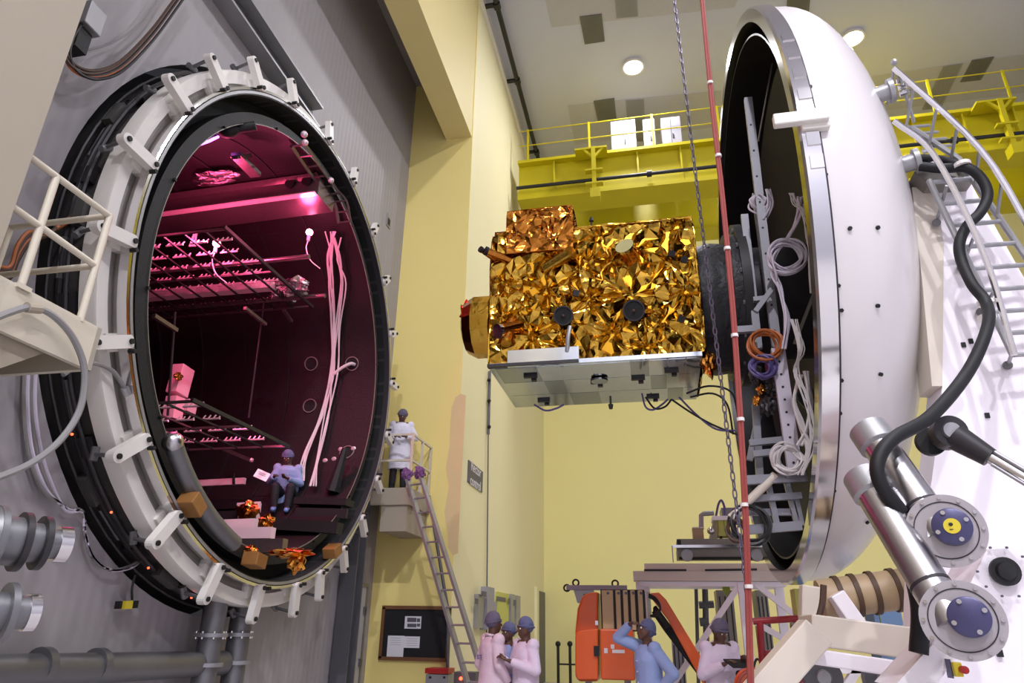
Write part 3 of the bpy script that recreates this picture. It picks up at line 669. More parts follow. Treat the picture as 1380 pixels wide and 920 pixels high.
for k in range(6): MB().tube(smooth([on('X', XW+.15, *q) for q in ((-20, 352+k*4), (12, 360+k*3), (24, 330+k*4), (40, 312+k*3), (62+k, 315), (90+k*2, 300-k*2), (118, 290+k*3))]), .018, 6).build('cable', ('brown_cable', 'orange_cable')[k % 3 == 0], t, True)
t = thing('flex_conduit', 'short grey conduit curving over the white clamp ring', 'conduit', on('X', -4.75, 150, 495))
MB().tube(smooth([on('X', -4.72, *q) for q in ((85, 505), (105, 492), (130, 490), (152, 500), (165, 518), (170, 528))]), .02, 8).build('conduit', 'grey_hose', t, True)
MB().cyl(on('X', -4.7, 168, 522), on('X', -4.7, 172, 532), .035, seg=10).build('gland', 'galv', t)
t = thing('pull_switch', 'small yellow pendant switch hanging on a cord below the chamber', 'switch', on('X', XW+.1, 168, 815))
MB().tube(smooth([on('X', XW+.1, *q) for q in ((182, 775), (178, 792), (178, 808))]), .012, 6).build('cord', 'dark_cable', t)
MB().bar(on('X', XW+.1, 158, 815), on('X', XW+.1, 183, 814), .06, .07).build('body', 'dark', t); MB().bar(on('X', XW+.14, 166, 815), on('X', XW+.14, 176, 814.5), .05, .074).build('band', 'yellow_tag', t)
# ------------------------------------------------------------------ vacuum fittings, lower left
def fitting(label, prof, o, m='grey_steel'):
    prof = [(nm, [(h*.95+.03, r*.88) for h, r in pr], {'steel': 'grey_steel', 'galv': 'bracket_dark'}.get(mm, mm)) for nm, pr, mm in prof]
    t = thing('vacuum_fitting', label, 'fitting', o, 'steel pipe ends at lower left')
    for nm, pr, mm in prof: MB().lathe([(pr[0][0], .001)]+pr+[(pr[-1][0], .001)], o, (.45, .89, .02), 36).build(nm, mm, t, True)
o1 = on('Y', 2.35, 0, 727); o2 = on('Y', 2.35, 0, 826)
fitting('upper stepped steel pipe end with several flanges at left edge', [('pipe', [(-1.2, .08), (.0, .08)], 'steel'), ('flange', [(-.02, .155), (.015, .155)], 'galv'), ('body', [(.015, .13), (.06, .135), (.1, .15)], 'steel'), ('flange', [(.1, .155), (.125, .155)], 'grey_steel'), ('neck', [(.125, .11), (.2, .11)], 'steel'), ('flange', [(.2, .135), (.225, .135)], 'galv'), ('neck', [(.225, .09), (.28, .09)], 'grey_steel'), ('flange', [(.28, .125), (.305, .125)], 'galv'), ('neck', [(.305, .07), (.35, .07)], 'grey_steel'), ('end_flange', [(.35, .085), (.4, .085)], 'polished')], o1-Vector((.12, .1, 0)))
fitting('lower plain steel pipe end with one wide flange at left edge', [('pipe', [(-1.2, .085), (.13, .085)], 'steel'), ('flange', [(.13, .125), (.155, .125)], 'grey_steel'), ('neck', [(.155, .07), (.21, .07)], 'grey_steel'), ('end_flange', [(.21, .08), (.25, .08)], 'polished')], o2-Vector((.1, .1, 0)))
t = thing('floor_pipe_run', 'grey metal pipe running along the wall foot under the chamber', 'pipe', (XW+.25, 5, 1.1))
pa, pb = on('X', XW+.25, 0, 898), on('X', XW+.25, 300, 893); zz = pa.z
MB().cyl((XW+.25, 2.9, pa.z), (XW+.25, pb.y, pb.z), .13, seg=20).build('pipe', 'grey_steel', t, True)
for q in ((55, 897), (130, 896)): p = on('X', XW+.25, *q); MB().cyl(p-Vector((0, .04, 0)), p+Vector((0, .04, 0)), .145, seg=20).build('coupling', 'grey_steel', t, True)
for x, x2, lab in ((290, 288, 'left grey vertical pipe under the chamber bottom'), (327, 322, 'right grey vertical pipe under the chamber bottom')):
    a = on('X', XW+.3, x, 822); t = thing('drain_pipe', lab, 'pipe', (a.x, a.y, 0), 'vertical pipes below the chamber')
    MB().cyl((a.x, a.y, 0), (a.x, a.y, a.z+.2), .13, seg=20).build('pipe', 'grey_steel', t, True)
    for z in (1.15, 1.45): MB().cyl((a.x, a.y, z-.02), (a.x, a.y, z+.02), .18, seg=20).build('flange', 'galv', t, True)
    for k in range(8): an = k*math.pi/4; MB().cyl((a.x+.155*math.cos(an), a.y+.155*math.sin(an), 1.41), (a.x+.155*math.cos(an), a.y+.155*math.sin(an), 1.49), .012, seg=6).build('bolt', 'polished', t)

# ------------------------------------------------------------------ far platform, ladder, notice board
FX, FY0, FY1, FZ = -4.3, 11.62, YP-.02, 3.84
t = thing('far_platform', 'small cream platform with railing right of the chamber', 'platform', (-4.8, 12.2, FZ))
MB().bb((XW+.02, FY0, FZ-.06), (FX, FY1, FZ)).build('deck', 'wall_beige', t)
MB().bb((XW+.02, FY0-.04, FZ-.3), (FX, FY0, FZ)).build('front_fascia', 'wall_beige', t)
MB().bb((FX, FY0-.04, FZ-.3), (FX+.03, FY1, FZ)).build('side_fascia', 'wall_beige', t)
MB().bb((FX-.5, FY0, FZ-.75), (FX-.02, FY1, FZ-.06)).build('soffit_box', 'wall_beige', t)
for z in (FZ+.98, FZ+.5):
    MB().bar((FX, FY0, z), (FX, FY1, z), .035, .035).build('rail', 'cream_rail', t); MB().bar((FX, FY0, z), (XW+.3, FY0, z), .035, .035).build('rail', 'cream_rail', t)
for y in (FY0, (FY0+FY1)/2, FY1-.03): MB().bb((FX-.02, y-.02, FZ), (FX+.02, y+.02, FZ+1)).build('post', 'cream_rail', t)
MB().bb((XW+.3, FY0-.02, FZ), (XW+.34, FY0+.02, FZ+1)).build('post', 'cream_rail', t)
def ladder(name, label, a, b, wdir, wd, n, m, rail=(.03, .08)):
    a, b, wv = Vector(a), Vector(b), Vector(wdir).normalized()*(wd/2)
    t = thing(name, label, 'ladder', b if b.z < a.z else a)
    nrm = (b-a).cross(wv)
    for s in (-1, 1): MB().bar(a+wv*s, b+wv*s, rail[0], rail[1], nrm).build('stringer', m, t)
    for k in range(n): p = a.lerp(b, (k+.7)/n); MB().cyl(p-wv, p+wv, .016, seg=8).build('rung', m, t)
    return t
la, lb = on('Y', 11.55, 557, 640), on('Y', 10.6, 645, 930)
lb = la+(lb-la)*(la.z/(la.z-lb.z))
lt = ladder('aluminium_ladder', 'long aluminium ladder leaning on the far platform edge', la, lb, (.9, -.35, 0), .32, 16, 'galv', (.045, .1))
wv = Vector((.9, -.35, 0)).normalized()*.15
for s, lab in ((-1, 'purple cloth wrap on the left ladder tip'), (1, 'purple cloth wrap on the right ladder tip')):
    p = la+wv*s+Vector((0, 0, .02)); t = thing('purple_wrap', lab, 'cloth', p, 'purple wraps on the ladder tips'); crumple('cloth', 'purple_cover', t, p, (.1, .1, .12), seed=30+s)
t = thing('notice_board', 'black notice board in brown wooden frame on the yellow pillar', 'board', on('Y', YP-.03, 560, 890))
q0, q1 = on('Y', YP-.02, 518, 818), on('Y', YP-.02, 603, 889); zt, zb = q0.z, q1.z; xl, xr = q0.x, q1.x
MB().bb((xl, YP-.03, zb), (xr, YP-.002, zt)).build('panel', 'board_black', t)
for a, b in (((xl-.03, zb-.03), (xr+.03, zb+.03)), ((xl-.03, zt-.03), (xr+.03, zt+.03)), ((xl-.03, zb), (xl+.03, zt)), ((xr-.03, zb), (xr+.03, zt))):
    MB().bb((a[0], YP-.05, a[1]), (b[0], YP-.003, b[1])).build('frame_bar', 'wood', t)
def rect_y(px, y, dy): a, b = on('Y', y, px[0], px[1]), on('Y', y, px[2], px[3]); return MB().bb((a.x, y, a.z), (b.x, y+dy, b.z))
for px, lab in (((523, 856, 543, 886), 'tall white paper sheet at the lower left of the notice board'), ((545, 857, 565, 873), 'small white paper sheet beside the tall one on notice board')):
    o = rect_y(px, YP-.034, .003).build('paper_sheet', 'paper', label=lab, cat='paper', group='papers on the notice board')
    for k in range(4): rect_y((px[0]+3, px[1]+3+3*k, px[2]-3, px[1]+3.6+3*k), YP-.0355, .001).build('text_line', 'sign_grey', o)
o = rect_y((546, 830, 567, 847), YP-.034, .003).build('picture_print', 'paper', label='white print with two dark pictures on the notice board', cat='print')
for px in ((549, 832, 561, 838), (549, 840, 561, 845), (562, 833, 566, 838), (562, 840, 566, 844)): rect_y(px, YP-.036, .001).build('picture', 'sign_grey', o)
t = thing('fire_bucket_box', 'grey box with red lid on the floor under the notice board', 'box', on('Y', YP-.3, 588, 919))
rect_y((574, 908, 603, 935), YP-.4, .35).build('body', 'galv', t); rect_y((573, 900, 604, 908), YP-.42, .38).build('lid', 'red_button', t)
for x in (578, 597): rect_y((x, 911, x+3, 914), YP-.41, .01).build('stud', 'dark', t)
t = thing('conduit_pipe', 'thin brown conduit beside the notice board', 'conduit', on('Y', YP-.03, 605, 900))
MB().tube([on('Y', YP-.08, *q) for q in ((578, 668), (583, 690), (586, 715), (600, 800), (604, 822), (603, 930))], .03, 8).build('pipe', 'grey_duct', t)
# ------------------------------------------------------------------ side wall fittings
def xr_(px, X=XH, dx=.05): a, b = on('X', X, px[0], px[1]), on('X', X, px[2], px[3]); return MB().bb((X, min(a.y, b.y), min(a.z, b.z)), (X+dx, max(a.y, b.y), max(a.z, b.z)))
a, b = on('X', XH, 631, 622), on('X', XH, 650, 660); zc = (a.z+b.z)/2
cs = [on('X', XH+.001, *q) for q in ((630, 620), (650, 635), (649, 663), (630, 650))]
z1 = (cs[0].z+cs[1].z)/2; z0 = (cs[2].z+cs[3].z)/2; y0, y1 = (cs[0].y+cs[3].y)/2, (cs[1].y+cs[2].y)/2
t = thing('wall_sign', 'grey sign with two lines of white lettering on the yellow wall', 'sign', (XH, (y0+y1)/2, z0))
MB().bb((XH, y0, z0), (XH+.02, y1, z1)).build('plate', 'sign_grey', t)
text('lettering', 'Rector\ncontrol', .3, Vector((XH+.022, (y0+y1)/2, (z0+z1)/2)), ROT_RIGHT, 'label_white', t)
t = thing('wall_conduit', 'thin grey conduit dropping down the yellow side wall', 'conduit', on('X', XH+.04, 655, 900))
for a, b, r in (((660, 500), (658, 585), .035), ((658, 585), (655, 930), .015)): MB().cyl(on('X', XH+.05, *a), on('X', XH+.05, *b), r, seg=8).build('pipe', 'grey_duct', t)
for y in (512, 540, 575): MB().sphere(on('X', XH+.07, 659, y), .05, seg=8).build('clip', 'dark', t)
for px, m, lab, dd in (((639, 800, 645, 846), 'galv', 'narrow grey trunking box on the yellow wall, leftmost', .1), ((648, 790, 656, 848), 'cabinet_white', 'tall pale cabinet on the yellow wall behind the group', .15), ((657, 810, 662, 845), 'cabinet_white', 'small pale box next to the tall wall cabinet', .12),
                   ((684, 800, 688, 850), 'galv', 'slim grey strip box right of the fluorescent panel', .1), ((691, 802, 696, 850), 'galv', 'slim grey strip box farthest right by the door', .1), ((668, 797, 682, 845), 'fluoro_box', 'pale yellow wall panel behind the group of three', .06)):
    t = thing('wall_box', lab, 'box', on('X', XH, px[0], px[3]), 'boxes on the yellow side wall')
    xr_(px, XH, dd).build('body', m, t); xr_((px[0]+1, px[1]+6, px[2]-1, px[1]+14), XH+dd, .01).build('switch_plate', 'sign_grey', t)
d = MB().bb((XH, on('X', XH, 723, 820).y, 0), (XH+.04, on('X', XH, 733, 820).y, 2.6)).build('door_2', 'grey_duct', kind='structure')
MB().bb((XH, on('X', XH, 721, 820).y-.1, 0), (XH+.08, on('X', XH, 723, 820).y, 2.7)).build('door_frame', 'wall_yellow', d)
t = thing('control_box', 'grey control box with two red lamps at the foot of the ladder', 'box', on('X', XH+.2, 620, 915))
p = on('Y', 12.3, 600, 915)
rect_y((612, 905, 640, 935), 12.2, .3).build('body', 'grey_duct', t)
for q in ((621, 914), (628, 913)): MB().sphere(on('Y', 12.19, *q), .03, seg=8).build('red_lamp', 'led_red', t)
# stanchions at the back
for x, lab in ((752, 'slim dark stanchion at the back wall, left one'), (768, 'slim dark stanchion at the back wall beside lift')):
    a = on('Y', 21, x, 870); t = thing('stanchion', lab, 'post', (a.x, 21, 0), 'stanchions by the back wall')
    MB().cyl((a.x, 21, 0), (a.x, 21, a.z), .04, seg=8).build('post', 'dark', t); MB().sphere((a.x, 21, a.z+.05), .08, seg=8).build('knob', 'dark', t); MB().cyl((a.x, 21, 0), (a.x, 21, .04), .2, seg=16).build('base', 'dark', t)
    MB().cyl((a.x, 21, .62), (a.x+.4, 21, .62), .025, seg=6).build('bar', 'dark', t)

# ------------------------------------------------------------------ chamber door (dome)
DR = thing('chamber_door', 'giant white domed chamber door with polished steel rim', 'door', (DX+1, DY, 2))
D0 = (0, DY, DZ)
prof = [(DX+.17, 3.33), (DX+.25, 3.33)]
for k in range(1, 25): a = math.pi/2*k/24; prof.append((DX+.25+1.25*math.sin(a), max(.001, 3.33*math.cos(a))))
MB().lathe(prof, D0, AX, 160).build('dome_shell', 'dome_white', DR, True)
MB().lathe([(DX, 3.22), (DX, 3.35), (DX+.02, 3.37), (DX+.15, 3.37), (DX+.15, 3.22)], D0, AX, 160, True).build('rim', 'polished', DR, True)
MB().lathe([(DX+.15, 3.22), (DX+.15, 3.345), (DX+.17, 3.345), (DX+.17, 3.22)], D0, AX, 160, True).build('rim_joint', 'groove', DR, True)
ip = [(DX+.005, 3.22), (DX+.3, 3.2)]
for k in range(1, 17): a = math.pi/2*k/16; ip.append((DX+.3+1.1*math.sin(a), max(.001, 3.2*math.cos(a))))
MB().lathe(ip, D0, AX, 96).build('inner_liner', 'dome_inside', DR, True)
MB().lathe([(DX+.06, 3.08), (DX+.06, 3.1), (DX+.7, 3.1), (DX+.7, 3.08)], D0, AX, 96, True).build('inner_shroud', 'dome_inside', DR, True)
def dome_pt(x, y, grow=0):
    d = ray(x, y); a, r = 1.25+grow, 3.33+grow; o = CAM-Vector((DX+.25, DY, DZ))
    A = (d.x/a)**2+(d.y/r)**2+(d.z/r)**2; B = o.x*d.x/a/a+(o.y*d.y+o.z*d.z)/r/r; Cc = (o.x/a)**2+(o.y*o.y+o.z*o.z)/r/r-1
    D = B*B-A*Cc
    if D < 0: return None
    p = CAM+d*((-B-math.sqrt(D))/A); q = p-Vector((DX+.25, DY, DZ)); n = Vector((q.x/a/a, q.y/r/r, q.z/r/r)).normalized(); return p, n
for q in ((1145, 308), (1182, 307), (1134, 418), (1182, 412), (1134, 512), (1186, 504), (1113, 236), (1132, 556), (1124, 660), (1168, 703), (1130, 385), (1092, 118)):
    r = dome_pt(*q)
    if r: p, n = r; MB().cyl(p-n*.01, p+n*.018, .017, seg=6).build('stud', 'dark', DR)
# guide bracket on the rim
import math as _m
def rim_angle(px, py):
    q = on('X', DX, px, py); return _m.atan2(q.z-DZ, q.y-DY)
ra_ = rim_angle(1072, 172)
def rim_part(nm, c, size, m, par=DR):
    rr = Vector((c[0], math.cos(ra_)*c[1], math.sin(ra_)*c[1])); return MB().box(rr+Vector((DX, DY, DZ)), size, Matrix.Rotation(ra_, 3, 'X')).build(nm, m, par, bevel=.012)
gb = rim_part('guide_bracket', (.02, 3.41, 0), (.42, .07, .11), 'paint_white'); rim_part('bracket_foot', (.13, 3.365, -.06), (.22, .07, .2), 'paint_white', gb)
for k in range(7):       # bright clips along the upper rim
    ra2 = rim_angle(1046+k*7, 50+k*26)
    rr = Vector((DX+.1, DY+3.37*math.cos(ra2), DZ+3.37*math.sin(ra2))); MB().box(rr, (.1, .02, .12), Matrix.Rotation(ra2, 3, 'X')).build('rim_clip', 'polished', DR)
# ports on the back edge of the dome
for q, n_ in (((1196, 128), 'port'), ((1226, 222), 'port')):
    r = None
    for dx in range(0, 40, 2):
        r = dome_pt(q[0]-dx, q[1])
        if r: break
    p, n = r; n = Vector((1, -.25, .1)).normalized()
    o = MB().lathe([(-.1, .075), (.08, .075), (.08, .11), (.12, .11), (.12, .001)], p, n, 24).build('port_nozzle', 'galv', DR, True)
    for k in range(3): MB().cyl(p+n*.16+Vector((0, 0, -.07+.07*k)), p+n*.24+Vector((0, 0, -.07+.07*k)), .025, seg=8).build('connector', 'polished', o)
# ------------------------------------------------------------------ racks and cables on the door
YR = 7.0
def pxbar(name, m, parent, y, a, b, wd, ht=None): return MB().bar(on('Y', y, *a), on('Y', y, *b), wd, ht or wd).build(name, m, parent)
t = thing('instrument_rack', 'grey steel instrument rack standing on the inner door face', 'rack', on('Y', YR, 1050, 700))
for a, b, wd, y in (((1008, 133), (1048, 480), .09, 6.9), ((1048, 470), (1072, 640), .13, 6.8), ((1003, 290), (1022, 470), .08, 7.2), ((1017, 262), (1045, 470), .06, 7.1), ((1010, 620), (1022, 560), .06, 7.2), ((1018, 545), (1024, 645), .07, 7.1)):
    up_ = pxbar('upright', 'lilac_cable' if wd > .12 else 'grey_metal_frame', t, y, a, b, wd, .06)
    if wd > .08:
        for k in range(1, 10): e = on('Y', y-.035, *Vector(a).lerp(Vector(b), k/10)); MB().cyl(e, e+Vector((0, .01, 0)), .012, seg=8).build('bolt_hole', 'dark', up_)
for a, b, wd, y in (((1006, 647), (1087, 643), .08, 6.6), ((1015, 404), (1032, 402), .05, 7.1), ((1010, 597), (1060, 592), .06, 6.9), ((1005, 714), (1080, 708), .08, 6.7), ((1010, 672), (1080, 668), .06, 6.7), ((1008, 690), (1075, 690), .06, 6.8), ((990, 445), (1020, 443), .07, 7.0), ((1015, 612), (1050, 608), .06, 6.8)):
    pxbar('cross_beam', 'grey_metal_frame', t, y, a, b, .06, wd)
for a, b in (((1035, 650), (1048, 712)), ((1060, 650), (1075, 708)), ((1072, 670), (1080, 708)), ((1040, 390), (1018, 420))): pxbar('brace', 'grey_metal_frame', t, 6.75, a, b, .05, .05)
pxbar('rack_plate', 'channel_grey', t, 6.9, (1095, 400), (1072, 460), .03, .14); pxbar('rack_plate', 'bracket_dark', t, 6.9, (1080, 545), (1100, 530), .03, .22)  # one grey and one darker plate on the rack
t = thing('diagonal_rod', 'thin bright rod slanting across the dark door interior', 'rod', on('Y', 7.3, 1022, 240)); MB().cyl(on('Y', 7.3, 1044, 68), on('Y', 7.3, 1022, 190), .012, seg=6).build('rod', 'galv', t)
t = thing('diagonal_tube', 'pale tube slanting out of the door below the rack', 'tube', on('Y', 6.6, 990, 695)); MB().cyl(on('Y', 6.6, 1045, 640), on('Y', 6.6, 985, 698), .04, seg=10).build('tube', 'carriage_beige', t, True)
def coil(label, px, r, y, m, n, thick=.011, squash=1.0, tails=()):
    c = on('Y', y, *px); t = thing('cable_coil', label, 'cable', c, 'cable coils on the door racks')
    sc = (on('Y', y, px[0]+10, px[1])-c).length/10
    for k in range(n):
        rr = r*sc*random.uniform(.82, 1.08); ox, oz, oy = (random.uniform(-.03, .03) for _ in range(3)); ph = random.uniform(0, 6)
        pts = [c+Vector((ox+rr*math.cos(a)*squash, oy+.03*math.sin(a*2+ph), oz+rr*math.sin(a)*(1+.06*math.sin(ph)))) for a in np.linspace(0, 2*math.pi, 28, endpoint=False)]
        MB().tube(pts, thick, 5, True).build('loop', m, t, True)
    for tl in tails:
        for k in range(5):
            pts = [on('Y', y+random.uniform(-.06, .06), q[0]+random.uniform(-4, 4), q[1]) for q in tl]; MB().tube(smooth(pts, 5), thick, 5).build('strand', m, t, True)
coil('large white cable coil hanging on the door rack', (1060, 346), 24, 6.6, 'lilac_cable', 11, tails=(((1078, 265), (1075, 290), (1062, 320), (1045, 345), (1043, 370), (1052, 390), (1060, 430), (1058, 470)), ((1085, 275), (1092, 300), (1095, 330), (1097, 350))))
coil('lower white cable coil on the rack foot', (1062, 618), 18, 6.5, 'white_cable', 9, tails=(((1078, 505), (1072, 540), (1080, 570), (1090, 600), (1085, 620), (1070, 610)), ((1085, 500), (1092, 540), (1088, 575), (1078, 600))))
coil('orange cable coil beside the adapter', (1031, 463), 22, 6.7, 'orange_cable', 6, .014, 1.0)
coil('purple cable coil below the orange one', (1027, 494), 16, 6.7, 'purple_cable', 6, .012)
coil('small lilac cable coil at the top of rack', (1022, 275), 13, 6.9, 'lilac_cable', 5, .011, .8, (((1035, 255), (1038, 275), (1030, 295)),))
coil('dark cable coil hanging over the equipment table', (1010, 707), 24, 6.6, 'dark_cable', 6, .012, 1.0)
coil('brown cable coil left of the red hose', (994, 713), 14, 6.6, 'brown_cable', 4, .012, .9)
t = thing('loose_wires', 'loose white wires hanging along the rim of the door', 'wire', on('Y', 6.4, 1090, 540))
for k in range(7): MB().tube(smooth([on('Y', 6.4, q[0]+random.uniform(-4, 4), q[1]) for q in ((1066, 260), (1072, 275), (1082, 285), (1090, 320), (1094, 360), (1096, 395))], 4), .006, 4).build('wire', 'white_cable', t)
for k in range(7): MB().tube(smooth([on('Y', 6.4, q[0]+random.uniform(-5, 5), q[1]) for q in ((1070, 430), (1080, 470), (1072, 500), (1084, 530), (1092, 560), (1096, 600), (1080, 640))], 4), .006, 4).build('wire', 'white_cable', t)
for i, q in enumerate(((1020, 540), (1035, 545), (1025, 525), (1040, 520), (1050, 530), (1020, 505))):
    t = thing('harness_clump', ('gold', 'dark', 'amber', 'brass', 'small dark', 'tiny gold')[i]+' wiring clump between the satellite adapter and rack foot', 'wiring', on('Y', 6.9, *q))
    crumple('wiring', 'bracket_dark' if i % 2 else 'crumpled_gold', t, on('Y', 6.9, *q), (.07, .07, .1) if i % 2 else (.04, .04, .05), seed=50+i)

# ------------------------------------------------------------------ satellite
SY0, SY1, SZ0, SZ1, SX0, SX1 = 7.2, 8.75, 4.37, 6.1, -1.8, .62
SAT = thing('satellite', 'satellite wrapped in crinkled gold foil with silver underside, held by the door', 'satellite', (-.6, 8, SZ0))
TUFT = [(random.uniform(-.2, 1.2), random.uniform(-.2, 1.2)) for _ in range(26)]
def foil_sheet(name, o, u, v, n, nu, nv, m, parent, amp=.045, seed=0, tn=14):
    o, u, v, n = Vector(o), Vector(u), Vector(v), Vector(n).normalized(); rnd = random.Random(seed)
    Lu, Lv = u.length, v.length; uu, vv = u/Lu, v/Lv; pts = []; hs = []; ed = []
    def add(x, y, h):
        e = min(x, Lu-x, y, Lv-y); pts.append(Vector((x, y))); hs.append(h*min(1, .45+max(0, e)/.1)); return len(pts)-1
    def far(x, y, d): return all((p.x-x)**2+(p.y-y)**2 > d*d for p in pts)
    st = .07
    for k in range(int(Lu/st)+1):
        x = Lu*k/int(Lu/st); add(x, rnd.uniform(-.6, .3)*amp, rnd.uniform(-.5, 1)*amp); add(x, Lv+rnd.uniform(-.3, .6)*amp, rnd.uniform(-.5, 1)*amp)
    for k in range(1, int(Lv/st)):
        y = Lv*k/int(Lv/st); add(rnd.uniform(-.6, .3)*amp, y, rnd.uniform(-.5, 1)*amp); add(Lu+rnd.uniform(-.3, .6)*amp, y, rnd.uniform(-.5, 1)*amp)
    made = 0; tries = 0; cen = []
    while made < tn and tries < 400:
        tries += 1; cx, cy = rnd.uniform(.05, .95)*Lu, rnd.uniform(.05, .95)*Lv; R = rnd.uniform(.22, .5)*min(1, max(.35, min(Lu, Lv)/1.2))
        if any(math.hypot(cx-a, cy-b) < (R+r)*.55 for a, b, r in cen): continue
        cen.append((cx, cy, R)); made += 1; c0 = add(cx, cy, -amp*.9); K = rnd.randint(10, 16); a0 = rnd.uniform(0, 6.28)
        for k in range(K):
            a = a0+6.283*(k+rnd.uniform(-.3, .3))/K; sg = 1 if k % 2 else -1; last = None; Rk = R*rnd.uniform(.5, 1.5)
            for f, g in ((.2, .5), (.6, .95), (1.0, .7)):
                x, y = cx+math.cos(a)*Rk*f, cy+math.sin(a)*Rk*f
                if not (.015 < x < Lu-.015 and .015 < y < Lv-.015) or not far(x, y, .014): break
                i2 = add(x, y, sg*amp*g*rnd.uniform(.6, 1.2))
                if last is not None: ed.append((last, i2))
                last = i2
    for k in range(int(Lu*Lv*200)):
        x, y = rnd.uniform(.02, Lu-.02), rnd.uniform(.02, Lv-.02)
        if far(x, y, .05): add(x, y, rnd.uniform(-1, 1)*amp*.5)
    from mathutils.geometry import delaunay_2d_cdt
    vs, es, fs, ov, oe, of = delaunay_2d_cdt(pts, ed, [], 0, 1e-6)
    V = []
    for p, og in zip(vs, ov): h = hs[og[0]] if og else 0; V.append(o+uu*p.x+vv*p.y+n*h)
    bm = bmesh.new(); bv = [bm.verts.new(p) for p in V]
    for f in fs:
        try: bm.faces.new([bv[k] for k in f])
        except ValueError: pass
    old = set(bm.verts); bmesh.ops.subdivide_edges(bm, edges=bm.edges[:], cuts=1, use_grid_fill=True)
    for q in bm.verts:
        if q not in old: q.co += n*rnd.uniform(-1, 1)*amp*.16
    bmesh.ops.triangulate(bm, faces=bm.faces[:])
    me = bpy.data.meshes.new(name); bm.to_mesh(me); bm.free(); me.materials.append(M[m]); me.update()
    ob = bpy.data.objects.new(name, me); C.objects.link(ob); attach(ob, parent); return ob
MB().bb((SX0+.03, SY0+.03, SZ0+.02), (SX1-.02, SY1-.03, SZ1-.03)).build('bus_body', 'gold_edge', SAT)
foil_sheet('front_foil', (SX0, SY0, SZ0+.02), (SX1-SX0, 0, 0), (0, 0, SZ1-SZ0-.02), (0, -1, 0), 86, 62, 'gold_foil', SAT, .045, 4, 26)
foil_sheet('side_foil', (SX0, SY1, SZ0+.02), (0, SY0-SY1, 0), (0, 0, SZ1-SZ0), (-1, 0, 0), 40, 44, 'gold_foil', SAT, .04, 5, 9)
foil_sheet('side_foil', (SX1, SY0, SZ0+.02), (0, SY1-SY0, 0), (0, 0, SZ1-SZ0), (1, 0, 0), 30, 34, 'gold_foil', SAT, .04, 6, 7)
foil_sheet('top_foil', (SX0, SY0, SZ1), (SX1-SX0, 0, 0), (0, SY1-SY0, 0), (0, 0, 1), 50, 30, 'gold_foil', SAT, .04, 7, 9)
foil_sheet('rear_foil', (SX1, SY1, SZ0+.02), (SX0-SX1, 0, 0), (0, 0, SZ1-SZ0), (0, 1, 0), 50, 30, 'gold_foil', SAT, .04, 8, 9)
def foil_box(name, a, b, m, amp, seed, dens=26):
    a, b = Vector(a), Vector(b); d = b-a; fr = None
    MB().bb(a+Vector((.02,)*3), b-Vector((.02,)*3)).build(name+'_core', 'gold_edge', SAT)
    for nm, o, u, v, n in (('front', a, (d.x, 0, 0), (0, 0, d.z), (0, -1, 0)), ('left', (a.x, b.y, a.z), (0, -d.y, 0), (0, 0, d.z), (-1, 0, 0)), ('right', (b.x, a.y, a.z), (0, d.y, 0), (0, 0, d.z), (1, 0, 0)), ('bottom', (a.x, b.y, a.z), (d.x, 0, 0), (0, -d.y, 0), (0, 0, -1)), ('top', (a.x, a.y, b.z), (d.x, 0, 0), (0, d.y, 0), (0, 0, 1))):
        u, v = Vector(u), Vector(v); foil_sheet(name, o, u, v, n, max(6, int(u.length*dens)), max(6, int(v.length*dens)), m, SAT, amp, seed, 5)
p, q = on('Y', SY0+.05, 686, 292), on('Y', SY0+.05, 776, 335)
foil_box('payload_box', (p.x, SY0-.06, q.z-.05), (q.x-.02, SY0+.7, p.z), 'amber_foil', .02, 11)
p = on('Y', SY0, 664, 322); foil_box('corner_box', (p.x, SY0+.1, SZ1-.2), (p.x+.3, SY0+.5, SZ1+.12), 'amber_foil', .02, 12)
# round foil drum on the left end
dc = Vector((SX0-.02, SY0+.4, 4.75))
dc = on('Y', SY0+.42, 664, 440)
dr = foil_sheet('drum_end', dc+Vector((-.28, -.3, -.3)), (0, .6, 0), (0, 0, .6), (-1, 0, 0), 8, 8, 'amber_foil', SAT, .01, 13)
bpy.data.objects.remove(dr)
b = MB(); pr = [(0, .001), (0, .2), (.03, .3), (.12, .36), (.28, .36), (.34, .33)]
b.lathe([(h*1.35, r*1.1) for h, r in pr], dc+Vector((-.36, 0, 0)), (1, 0, .0), 14); b.build('antenna_drum', 'gold_foil', SAT, label='foil wrapped round drum on the left end')
crumple('drum_wrap', 'red_foil', SAT, dc+Vector((-.3, -.16, .14)), (.07, .1, .16), seed=61)
for a in (40, 75, 110, 150, 200): 
    c, s = math.cos(math.radians(a)), math.sin(math.radians(a)); MB().bar(dc+Vector((-.2, -.2*abs(c)-.05, .28*s)), dc+Vector((.1, -.36*abs(c), .37*s)), .03, .01).build('drum_seam', 'gold_edge', SAT)
